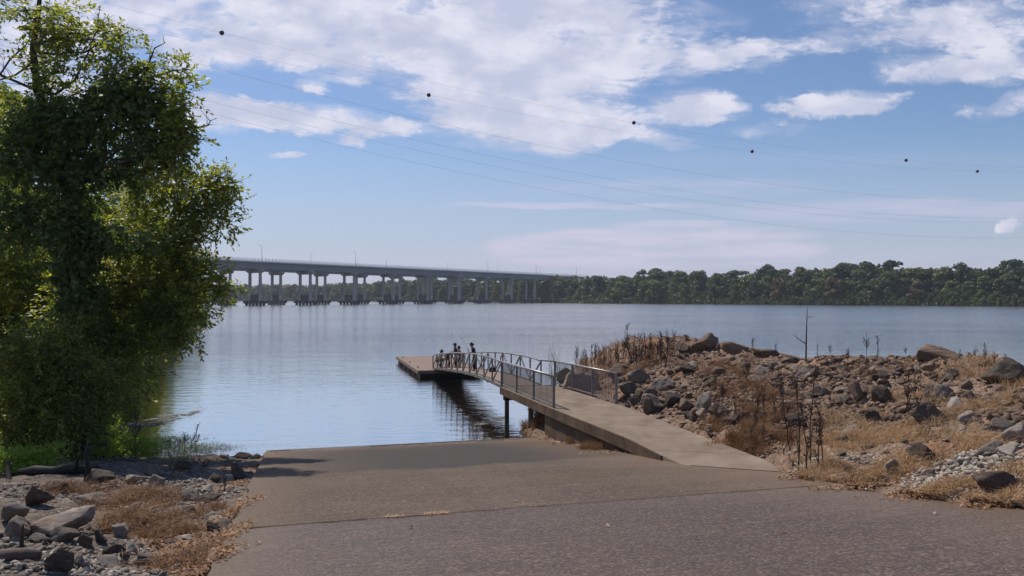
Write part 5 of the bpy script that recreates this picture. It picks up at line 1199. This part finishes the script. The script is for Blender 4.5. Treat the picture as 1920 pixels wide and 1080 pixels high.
BLK = [ # left bank
 (130, 1004, 146, 42, 'grey_rock', 'largest flat blue grey slab among the left rocks', .05), (26, 984, 66, 40, 'grey_rock', 'big grey rock at the left border behind the largest slab', .1), (34, 1014, 58, 40, 'grey_rock', 'sloping grey rock at the left end of the largest slab', -.25),
 (62, 952, 60, 40, 'brown_rock', 'brown grey boulder behind the largest slab near the log', 0), (72, 1017, 38, 17, 'grey_rock', 'low rock between the sloping grey one and the blocky one', 0), (122, 1022, 52, 25, 'grey_rock', 'blocky grey rock right below the largest slab', 0),
 (162, 1030, 30, 24, 'brown_rock', 'rounded brown rock below the right end of the largest slab', 0), (188, 1024, 30, 26, 'dark_rock', 'dark rock under the right tip of the largest slab', 0), (226, 1012, 40, 26, 'grey_rock', 'grey rock in the dry grass off the right tip of the largest slab', .3),
 (113, 1078, 58, 48, 'dark_rock', 'big rounded dark boulder at the bottom border', 0), (150, 1070, 26, 24, 'grey_rock', 'small square rock right of the rounded dark boulder', 0), (215, 1044, 40, 20, 'dark_rock', 'dark angular rock in the middle of the pale stones', .1), (247, 1038, 32, 20, 'pale_rock', 'pale cube-like rock at the grass edge', 0),
 (237, 1060, 30, 22, 'dark_rock', 'dark rock below the pale cube-like rock', 0), (270, 1066, 46, 28, 'grey_rock', 'rightmost grey rock of the pale stone heap', .1), (205, 1068, 54, 18, 'grey_rock', 'thin grey slab lying across the pale stones', -.2), (172, 950, 74, 22, 'grey_rock', 'long grey rock in the grass behind the largest slab', .1),
 (248, 908, 60, 16, 'grey_rock', 'long pale-edged slab in front of the dark bank', .05), (287, 897, 36, 26, 'grey_rock', 'grey rock leaning below the green weeds', -.3), (190, 908, 56, 26, 'dark_rock', 'black shaded rock beside the dead stump', 0), (296, 916, 32, 20, 'grey_rock', 'grey rock right of the long pale-edged slab', 0),
 (446, 902, 50, 30, 'dark_rock', 'dark wedge rock next to the ramp edge', -.25), (430, 903, 24, 13, 'pale_rock', 'pale stone in front of the dark wedge rock', 0), (354, 943, 42, 26, 'grey_rock', 'blue grey rock midway along the bank', 0), (391, 926, 30, 16, 'pale_rock', 'pale flat stone behind the blue grey rock', 0), (392, 943, 46, 15, 'dark_rock', 'dark low rock right of the blue grey rock', 0),
 (358, 971, 38, 20, 'brown_rock', 'purplish brown rock below the blue grey one', .1), (327, 991, 42, 22, 'dark_rock', 'dark crumbly rock in the grass mid bank', 0), (396, 1001, 30, 24, 'brown_rock', 'brown rock by the leaf litter near the ramp joint', 0), (425, 998, 36, 20, 'grey_rock', 'grey flat-topped rock by the ramp joint', 0),
 (349, 1019, 42, 15, 'pale_rock', 'cream coloured flat stone in the dry grass', .1), (320, 1026, 38, 11, 'dark_rock', 'dark thin rock below the cream stone', 0), (456, 860, 34, 13, 'dark_rock', 'dark rock at the waterline by the ramp corner', 0), (472, 849, 24, 9, 'dark_rock', 'small dark rock poking from the water at the ramp corner', 0),
 (478, 861, 20, 10, 'pale_rock', 'tan stone touching the ramp corner', 0), (384, 876, 26, 13, 'dark_rock', 'dark rock on the shore below the dead forked branch', 0), (420, 862, 26, 9, 'grey_rock', 'low grey rock on the shore between weeds and ramp', 0), (345, 885, 40, 18, 'dark_rock', 'dark rock behind the twiggy weeds', 0), (310, 938, 34, 14, 'grey_rock', 'small grey rock in gravel below the twiggy weeds', 0),
 (100, 925, 44, 20, 'brown_rock', 'brown rock in front of the rotten log', 0), (402, 905, 30, 16, 'dark_rock', 'dark rock beside the single dead stem', 0)]
for i, q in enumerate(BR + BLK):
    if q[4] is None: continue
    rock(q[0], q[1], q[2], q[3], q[4], q[5], None, q[6], k=i % 14)
# the brown rotten wood chunk among the stones
c = hit(24, 1056); o = MB().tube([(-.22, 0, .05), (-.1, 0, .07), (.1, .02, .07), (.24, .03, .05)], [.05, .07, .065, .04], 9).build('rotten_wood', M['pile'], None, True); o.location = c; o.rotation_euler = (0, 0, .2); tag(o, 'chunk of reddish brown rotten wood among the pale stones', 'wood')
c = hit(1470, 812); o = MB().tube([(-.55, .1, .05), (0, 0, .12), (.6, .1, .34)], [.03, .04, .03], 7).build('fallen_branch', M['dock_side'], None, True); o.location = c; tag(o, 'dark fallen branch slanting behind the tall stalks', 'branch')
# many more middling rocks nothing tells apart
def scatter(regs, label, group, mks, w0, w1):
    for (px, py, rx, ry, n) in regs:
        for i in range(n):
            for _ in range(8):
                x = px + random.gauss(0, .5) * rx; y = py + random.gauss(0, .5) * ry; c = hit(round(x, 1), round(y, 1))
                if not_paved(np.array([c.x - .15, c.x + .15]), np.array([c.y] * 2)).all(): break
            else: continue
            w = random.uniform(w0, w1); rock(round(x, 1), round(y, 1), w, w * random.uniform(.28, .6), random.choice(mks), label, group, random.uniform(-.3, .3))
scatter([(150, 1050, 150, 30, 40), (60, 1060, 90, 25, 16), (330, 930, 60, 22, 18)], 'hand-sized grey stone in the heap at the bottom left', 'grey stones in the left heap', ['grey_rock', 'pale_rock', 'grey_rock'], 12, 24)
scatter([(1790, 890, 70, 20, 34), (1880, 880, 50, 30, 14), (1530, 865, 60, 12, 12)], 'loose pale stone in the heap on the right near the ramp', 'pale stones in the right heap', ['pale_rock', 'pale_rock', 'grey_rock'], 10, 22)
scatter([(1560, 705, 260, 18, 44), (1400, 705, 130, 20, 18), (1750, 735, 150, 26, 22), (1560, 760, 120, 24, 16)], 'flat rock on the gravelly top of the right mound', 'flat rocks on the top of the mound', ['brown_rock', 'grey_rock', 'brown_rock', 'dark_rock'], 12, 34)
scatter([(1240, 745, 60, 26, 16), (1185, 735, 40, 22, 12), (1330, 785, 70, 12, 9), (1120, 715, 60, 16, 8)], 'rough dark rock in the pile between walkway and mound', 'rocks piled along the walkway', ['dark_rock', 'grey_rock', 'brown_rock'], 18, 36)
# stones beyond counting
def stones(regs, name, label, mk, smin, smax, seed, sub=1):
    r_ = np.random.default_rng(seed); Vs = []; Fs = []; off = 0; vers = [rock_verts(800 + k, sub, 8, .3, .05) for k in range(12)]; X = []; Y = []
    for (px, py, rx, ry, n) in regs:
        c, a, b = px_region(px, py, rx, ry); q = r_.normal(0, .5, (n, 2)); X.append(c[0] + q[:, 0] * a); Y.append(c[1] + q[:, 1] * b)
    X = np.concatenate(X); Y = np.concatenate(Y); ok = not_paved(X - .05, Y) & not_paved(X + .05, Y); X, Y = X[ok], Y[ok]; Z = terrain_z(X, Y)
    for i in range(len(X)):
        v, f = vers[i % 12]; s = smin * (smax / smin) ** (r_.uniform() ** 1.7); a = r_.uniform(0, 6.28); ca, sa = math.cos(a), math.sin(a); sc = np.array([s, s * r_.uniform(.6, 1), s * r_.uniform(.35, .7)])
        p = v * sc; tl = r_.uniform(-.4, .4); p = np.stack([p[:, 0] * ca - p[:, 1] * sa, p[:, 0] * sa + p[:, 1] * ca, p[:, 2] + p[:, 0] * tl], 1) + [X[i], Y[i], Z[i] + s * (.12 if smax < .2 else .0)]
        Vs.append(p); Fs.append(f + off); off += len(p)
    o = link(name, np_mesh(name, np.concatenate(Vs), tris=np.concatenate(Fs)), M[mk]); tag(o, label, 'stones', kind='stuff')
stones([(130, 1050, 170, 40, 2200), (330, 935, 90, 30, 900), (380, 980, 80, 30, 700), (300, 890, 120, 16, 500), (60, 1000, 60, 40, 300), (430, 900, 50, 30, 500), (420, 1010, 40, 40, 400), (150, 930, 170, 25, 900)], 'loose_stones', 'loose grey stones and gravel over the left bank', 'grey_rock', .018, .085, 31)
stones([(130, 1055, 170, 40, 900), (330, 940, 90, 30, 300), (370, 900, 100, 20, 220)], 'pale_stones', 'paler chips of stone scattered through the left bank gravel', 'pale_rock', .02, .07, 35)
stones([(1790, 895, 90, 22, 1500), (1880, 870, 60, 50, 900), (1540, 870, 80, 14, 900), (1900, 955, 60, 14, 300)], 'loose_stones', 'whitish loose stones heaped near the ramp edge on the right', 'pale_rock', .015, .075, 32)
stones([(1560, 705, 300, 22, 3000), (1400, 720, 130, 30, 1500), (1500, 780, 160, 40, 1600), (1750, 780, 200, 50, 1600), (1250, 735, 90, 40, 900), (1330, 810, 70, 10, 300), (1120, 850, 50, 8, 250), (1300, 675, 120, 14, 500)], 'loose_stones', 'tan rubble and broken stones covering the rocky mound', 'brown_rock', .025, .13, 33)

stones([(1560, 705, 300, 22, 420), (1400, 720, 130, 30, 110), (1500, 770, 160, 40, 110), (1750, 780, 200, 50, 150), (1230, 735, 80, 40, 160), (1300, 672, 120, 14, 60), (1180, 700, 60, 20, 80)], 'broken_rock', 'broken brown grey rock bedded into the top and sides of the mound', 'brown_rock', .08, .26, 36, 2)
# ---------------------------------------------------------------- scum floating on the water
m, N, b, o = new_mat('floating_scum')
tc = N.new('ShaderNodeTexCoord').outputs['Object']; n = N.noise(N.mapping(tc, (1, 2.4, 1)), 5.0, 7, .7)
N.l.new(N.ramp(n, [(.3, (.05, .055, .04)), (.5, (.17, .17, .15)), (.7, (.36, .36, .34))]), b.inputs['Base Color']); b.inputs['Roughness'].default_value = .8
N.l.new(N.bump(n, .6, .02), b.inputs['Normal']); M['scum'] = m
def scum(name, label, pts_fn, n, seed):
    r_ = np.random.default_rng(seed); V = []
    for i in range(n):
        x, y = pts_fn(r_); s = r_.uniform(.01, .045); a = r_.normal(0, .35); ca, sa = math.cos(a), math.sin(a); k = r_.uniform(.25, .5)
        V.append([[x + (dx * ca - dy * k * sa) * s * 1.6, y + (dx * sa + dy * k * ca) * s * 1.6, .004 + .006 * r_.uniform() + (i % 7) * .0006] for dx, dy in ((-1, -.3), (.2, -1), (1, .2), (-.1, 1))])
    stuff(name, [np.array(V)], M['scum'], label, 'algae scum')
def streak(x0, y0, x1, y1, wd):
    def f(r_):
        while True:
            t = r_.uniform() ; x = x0 + (x1 - x0) * t + r_.normal(0, .1); y = y0 + (y1 - y0) * t + math.sin(t * 7) * wd * .25 + r_.normal(0, wd * .5 * (.4 + math.sin(math.pi * t)))
            if fbm(x, y * 2, 1.1, 4, 4) + fbm(x, y * 2, 4, 3, 9) * .9 > .05 + .9 * abs(t - .5): return x, y
    return f
a = G(170, 815, 0); b2_ = G(345, 782, 0); scum('floating_scum', 'pale streak of scum floating beyond the bright weeds', streak(a.x, a.y, b2_.x, b2_.y, 3.0), 7000, 1)
a = G(-60, 838, 0); b2_ = G(110, 818, 0); scum('floating_scum', 'pale scum on the water behind the trunk at the left border', streak(a.x, a.y, b2_.x, b2_.y, 1.2), 3500, 2)
a = G(885, 800, 0); b2_ = G(945, 782, 0); scum('floating_scum', 'pale flecks standing in for a branch reflection beside the gangway', streak(a.x, a.y, b2_.x, b2_.y, .4), 900, 3)  # floating flecks drawn in place of a reflection of small branches
# ================================================================ people
def pm(name, c1, rough=.8): return simple(name, c1, tuple(x * .8 for x in c1), 5, rough)
SK = pm('dark_skin', (0.13, 0.07, 0.045), .55); SK2 = pm('tan_skin', (0.30, 0.17, 0.115), .55); HAIR = pm('black_hair', (0.012, 0.01, 0.01), .5)
CL = {'white': pm('white_cloth', (.62, .62, .64)), 'black': pm('black_cloth', (.018, .018, .02)), 'maroon': pm('maroon_cloth', (.13, .028, .03)), 'navy': pm('navy_cloth', (.022, .026, .045)), 'grey': pm('dark_grey_cloth', (.05, .05, .055)), 'red': pm('rust_cloth', (.30, .10, .07)), 'shoe': pm('dark_shoe', (.03, .025, .022))}
def skin(name, vs, es, rad, mat, parent, root=0, sub=1):
    me = bpy.data.meshes.new(name); me.from_pydata([tuple(v) for v in vs], es, []); me.update(); o = link(name, me, mat, parent)
    m_ = o.modifiers.new('Skin', 'SKIN'); m_.use_smooth_shade = True
    for i, q in enumerate(rad): me.skin_vertices[0].data[i].radius = (q, q) if not hasattr(q, '__len__') else q
    for i in range(len(vs)): me.skin_vertices[0].data[i].use_root = (i == root)
    s = o.modifiers.new('Subdivision', 'SUBSURF'); s.levels = sub; s.render_levels = sub; return o
def person(loc, rz, label, J, top, bottom, sk, k=1.0, hair_len=.0, sleeve=.5, shorts=False, female=False):
    """J: joints in metres (x forward, y left, z up) of a 1.6 m figure; k scales the whole figure"""
    root = empty('person', loc, rz); root.scale = (k, k, k); tag(root, label, 'person')
    v = lambda n: Vector(J[n]); V = []; E = []; Rd = []; ix = {}
    def add(n, p, r_, par=None):
        ix[n] = len(V); V.append(Vector(p)); Rd.append(r_)
        if par: E.append((ix[par], ix[n]))
    pel, ch, nk, hd = v('pelvis'), v('chest'), v('neck'), v('head')
    add('pelvis', pel, (.125, .095)); add('waist', pel.lerp(ch, .45), (.115, .085), 'pelvis'); add('chest', ch, (.135, .095), 'waist'); add('neck0', ch.lerp(nk, .75), (.06, .055), 'chest'); add('neck', nk, .048, 'neck0')
    up = (hd - nk).normalized(); fwd = Vector(J.get('look', (1, 0, 0))).normalized(); fwd = (fwd - up * fwd.dot(up)).normalized(); sd_ = up.cross(fwd)
    add('jaw', nk + up * .07 + fwd * .02, .062, 'neck'); add('head', hd, .085, 'jaw'); add('crown', hd + up * .075 - fwd * .01, .062, 'head')
    add('nose', hd + fwd * .098 - up * .02, .012, 'head'); add('chin', nk + up * .065 + fwd * .065, .022, 'jaw')
    for s, q in ((1, 'ear_a'), (-1, 'ear_b')): add(q, hd + sd_ * s * .088 - up * .01, .014, 'head')
    bl = (J['sh_l'], J['sh_r']); hand_pts = []
    for s, q in ((1, 'l'), (-1, 'r')):
        sh, el, wr = v('sh_' + q), v('el_' + q), v('wr_' + q)
        add('sh' + q, sh, .052, 'chest'); add('ua' + q, sh.lerp(el, .5), .043, 'sh' + q); add('el' + q, el, .036, 'ua' + q); add('fa' + q, el.lerp(wr, .4), .034, 'el' + q); add('wr' + q, wr, .024, 'fa' + q)
        d = (wr - el).normalized(); dn = Vector(J.get('palm_' + q, (0, 0, -1))); sd2 = d.cross(dn)
        sd2 = sd2.normalized() if sd2.length > .05 else Vector((0, 1, 0)); dn = sd2.cross(d).normalized() * -1
        add('pm' + q, wr + d * .05, (.036, .018), 'wr' + q); pb = wr + d * .075
        for fi, (o_, L) in enumerate(((-.030, .068), (-.010, .078), (.010, .072), (.030, .056))):
            add('f%d' % fi + q, pb + sd2 * o_, .0095, 'pm' + q); add('g%d' % fi + q, pb + sd2 * o_ * 1.1 + d * L * .5 + dn * .008, .0085, 'f%d' % fi + q); add('h%d' % fi + q, pb + sd2 * o_ * 1.05 + d * L * .8 + dn * .04, .0075, 'g%d' % fi + q)
        add('ta' + q, wr + d * .035 + sd2 * .036 * s, .011, 'wr' + q); add('tb' + q, wr + d * .075 + sd2 * .055 * s + dn * .015, .0085, 'ta' + q)
        hp, kn, an = v('hip_' + q), v('kn_' + q), v('an_' + q); toe = v('toe_' + q)
        add('hp' + q, hp, .082, 'pelvis'); add('th' + q, hp.lerp(kn, .5), .070, 'hp' + q); add('kn' + q, kn, .052, 'th' + q); add('cf' + q, kn.lerp(an, .35), .050, 'kn' + q); add('an' + q, an, .034, 'cf' + q)
        add('to' + q, toe, .030, 'an' + q)
    skin('body', V, E, Rd, sk, root)
    g = lambda names: [V[ix[n]] for n in names]
    # shirt
    sv = g(['pelvis', 'waist', 'chest', 'neck0', 'shl', 'ual', 'shr', 'uar']); sv[0] = sv[0].lerp(sv[1], .15)
    sv += [V[ix['ual']].lerp(V[ix['ell']], sleeve), V[ix['uar']].lerp(V[ix['elr']], sleeve)]
    skin('shirt', sv, [(0, 1), (1, 2), (2, 3), (2, 4), (4, 5), (2, 6), (6, 7), (5, 8), (7, 9)], [(.145, .115), (.135, .105), (.155, .115), (.068, .062), .066, .056, .066, .056, .05, .05], CL[top], root, 2)
    tv = g(['waist', 'pelvis', 'hpl', 'thl', 'knl', 'hpr', 'thr', 'knr']); tv[0] = tv[1].lerp(tv[0], .5); te = [(0, 1), (1, 2), (2, 3), (3, 4), (1, 5), (5, 6), (6, 7)]; tr_ = [(.132, .10), (.138, .108), .096, .082, .064, .096, .082, .064]
    if not shorts:
        for q, kk in (('l', 4), ('r', 7)): tv += [V[ix['cf' + q]], V[ix['an' + q]]]; te += [(kk, len(tv) - 2), (len(tv) - 2, len(tv) - 1)]; tr_ += [.058, .050]
    skin('shorts' if shorts else 'trousers', tv, te, tr_, CL[bottom], root, 1)
    for q in 'lr': skin('shoe', [V[ix['an' + q]] - Vector((0, 0, .02)), V[ix['to' + q]].lerp(V[ix['an' + q]], .4) - Vector((0, 0, .012)), V[ix['to' + q]]], [(0, 1), (1, 2)], [.042, .042, .036], CL['shoe'], root)
    hv = [hd + up * .03 - fwd * .035, hd + up * .085 - fwd * .01, hd + up * .085 + fwd * .045, hd - up * .03 - fwd * .055]
    he = [(0, 1), (1, 2), (0, 3)]; hr = [.088, .07, .05, .07]
    if hair_len: hv.append(hd - up * (.06 + hair_len) - fwd * .07); he.append((3, 4)); hr.append(.055)
    skin('hair', hv, he, hr, HAIR, root)
    for s in (1, -1):
        MB().tube([hd + fwd * .078 + sd_ * .031 * s - up * .004 + Vector((0, 0, -.007)), hd + fwd * .083 + sd_ * .031 * s, hd + fwd * .078 + sd_ * .031 * s + Vector((0, 0, .007))], [.003, .009, .003], 8).build('eye', CL['black'], root)
    return root
STAND = dict(pelvis=(0, 0, .84), chest=(.02, 0, 1.15), neck=(.045, 0, 1.36), head=(.075, 0, 1.49), sh_l=(.02, .17, 1.27), sh_r=(.02, -.17, 1.27), el_l=(.06, .25, 1.02), el_r=(.06, -.25, 1.02), wr_l=(.28, .16, .98), wr_r=(.30, -.12, 1.02),
             hip_l=(0, .085, .80), hip_r=(0, -.085, .80), kn_l=(.03, .10, .44), kn_r=(.04, -.10, .44), an_l=(-.01, .11, .08), an_r=(.0, -.11, .08), toe_l=(.13, .13, .035), toe_r=(.14, -.13, .035), look=(1, 0, -.25))
def wp(t, s, z=0.0): p = gp(t, s, 0.02 + z); return Vector((GA.x + p.x, GA.y + p.y, p.z))
def facing(dx, dy): return math.atan2(dy, dx)
# the angler on the gangway, leaning towards the near handrail
an_ = dict(STAND); an_.update(chest=(.06, 0, 1.14), neck=(.12, 0, 1.33), head=(.17, 0, 1.45), look=(1, 0, -.5), sh_l=(.07, .17, 1.25), sh_r=(.07, -.17, 1.25))
pa = wp(9.6, .8); person(pa, facing(-.95, -.30), 'person in a dark short-sleeved shirt and trousers standing on the gangway holding a rod', an_, 'navy', 'black', SK2, 1.0, .03, .35)
# fishing rod held by the angler
rz = facing(-.95, -.30); cs, sn = math.cos(rz), math.sin(rz)
def loc2(p, q): return Vector((p.x + q[0] * cs - q[1] * sn, p.y + q[0] * sn + q[1] * cs, p.z + q[2]))
rd = empty('fishing_rod', loc2(pa, (.34, 0, 1.0))); tag(rd, 'thin fishing rod raised by the person on the gangway', 'fishing rod'); a0 = loc2(pa, (.20, -.14, .95)) - rd.location; a1 = loc2(pa, (.95, .2, 2.15)) - rd.location
MB().tube([a0, a0.lerp(a1, .25)], [.014, .012], 6).build('handle', CL['black'], rd); MB().tube([a0.lerp(a1, .25), a0.lerp(a1, .6), a1], [.007, .005, .002], 5).build('blank', CL['grey'], rd)
MB().tube([a0.lerp(a1, .2) + Vector((0, -.03, -.05)), a0.lerp(a1, .2) + Vector((0, .03, -.05))], [.03, .03], 10).build('reel', M['steel'], rd)
def dock_pt(px, y): return Vector(((px - 960) / F * y, y, DZ))
# crouching child in white with an arm stretched out
cr = dict(pelvis=(-.12, 0, .36), chest=(.06, 0, .64), neck=(.14, 0, .82), head=(.19, 0, .94), sh_l=(.08, .16, .74), sh_r=(.08, -.16, .74), el_l=(.34, .2, .72), el_r=(.22, -.2, .55), wr_l=(.58, .16, .76), wr_r=(.42, -.1, .5),
          hip_l=(-.10, .09, .34), hip_r=(-.10, -.09, .34), kn_l=(.26, .15, .50), kn_r=(.26, -.15, .50), an_l=(.04, .14, .08), an_r=(.04, -.14, .08), toe_l=(.20, .15, .035), toe_r=(.20, -.15, .035), look=(1, -.3, -.1))
person(dock_pt(823, 55.0), facing(1, -.05), 'person crouching on the dock in a white shirt, one arm stretched out', cr, 'white', 'black', SK, 1.12, .06, .3)
# someone bent double in maroon
bd_ = dict(pelvis=(-.10, 0, .80), chest=(.26, 0, .98), neck=(.44, 0, .92), head=(.55, 0, .86), sh_l=(.33, .17, .95), sh_r=(.33, -.17, .95), el_l=(.40, .2, .68), el_r=(.40, -.2, .68), wr_l=(.48, .12, .45), wr_r=(.48, -.12, .45),
           hip_l=(-.10, .09, .78), hip_r=(-.10, -.09, .78), kn_l=(-.04, .11, .43), kn_r=(.04, -.11, .43), an_l=(-.08, .12, .08), an_r=(.0, -.12, .08), toe_l=(.06, .13, .035), toe_r=(.14, -.13, .035), look=(.5, 0, -1), palm_l=(-1, 0, 0), palm_r=(-1, 0, 0))
person(dock_pt(840, 53.6), facing(.8, .5), 'person in a maroon top bending far over on the dock', bd_, 'maroon', 'black', SK, 1.16, 0, .5)
st2 = dict(STAND); st2.update(wr_l=(.22, .05, .95), wr_r=(.22, -.02, .92), look=(.7, .7, -.3))
person(dock_pt(855, 54.6), facing(-.8, -.4), 'taller person dressed in black at the back of the group on the dock', st2, 'grey', 'black', SK, 1.03, 0, .5)
st3 = dict(STAND); st3.update(wr_l=(.30, .08, 1.12), wr_r=(.30, -.05, 1.1), el_l=(.1, .24, 1.02), look=(1, .2, -.4))
person(dock_pt(862, 53.4), facing(-.9, -.5), 'shorter person in a rust red top and dark shorts in front of the tall one', st3, 'red', 'black', SK2, .96, .05, .4, shorts=True)
# tackle bag by the far rail
bg_p = wp(8.0, 1.45); bgr = empty('tackle_bag', bg_p, .4); tag(bgr, 'small black tackle bag left on the gangway deck', 'bag')
MB().box((0, 0, .12), (.34, .2, .24), taper=.85).build('body', CL['black'], bgr)
MB().tube([(-.1, 0, .23), (-.07, 0, .32), (.07, 0, .32), (.1, 0, .23)], .012, 6).build('handle', CL['grey'], bgr)
# ================================================================ air
m = bpy.data.materials.new('river_haze'); m.use_nodes = True; N = NT(m.node_tree); N.n.clear()
o = N.new('ShaderNodeOutputMaterial'); pv_ = N.new('ShaderNodeVolumePrincipled'); pv_.inputs['Color'].default_value = (0.80, 0.86, 0.98, 1)
pv_.inputs['Density'].default_value = 0.00013; pv_.inputs['Anisotropy'].default_value = 0.2; N.l.new(pv_.outputs[0], o.inputs['Volume'])
hz = MB().box((0, 1100, 38), (5400, 3100, 84)).build('haze', m); tag(hz, 'thin bluish haze over the river', 'haze', kind='stuff')
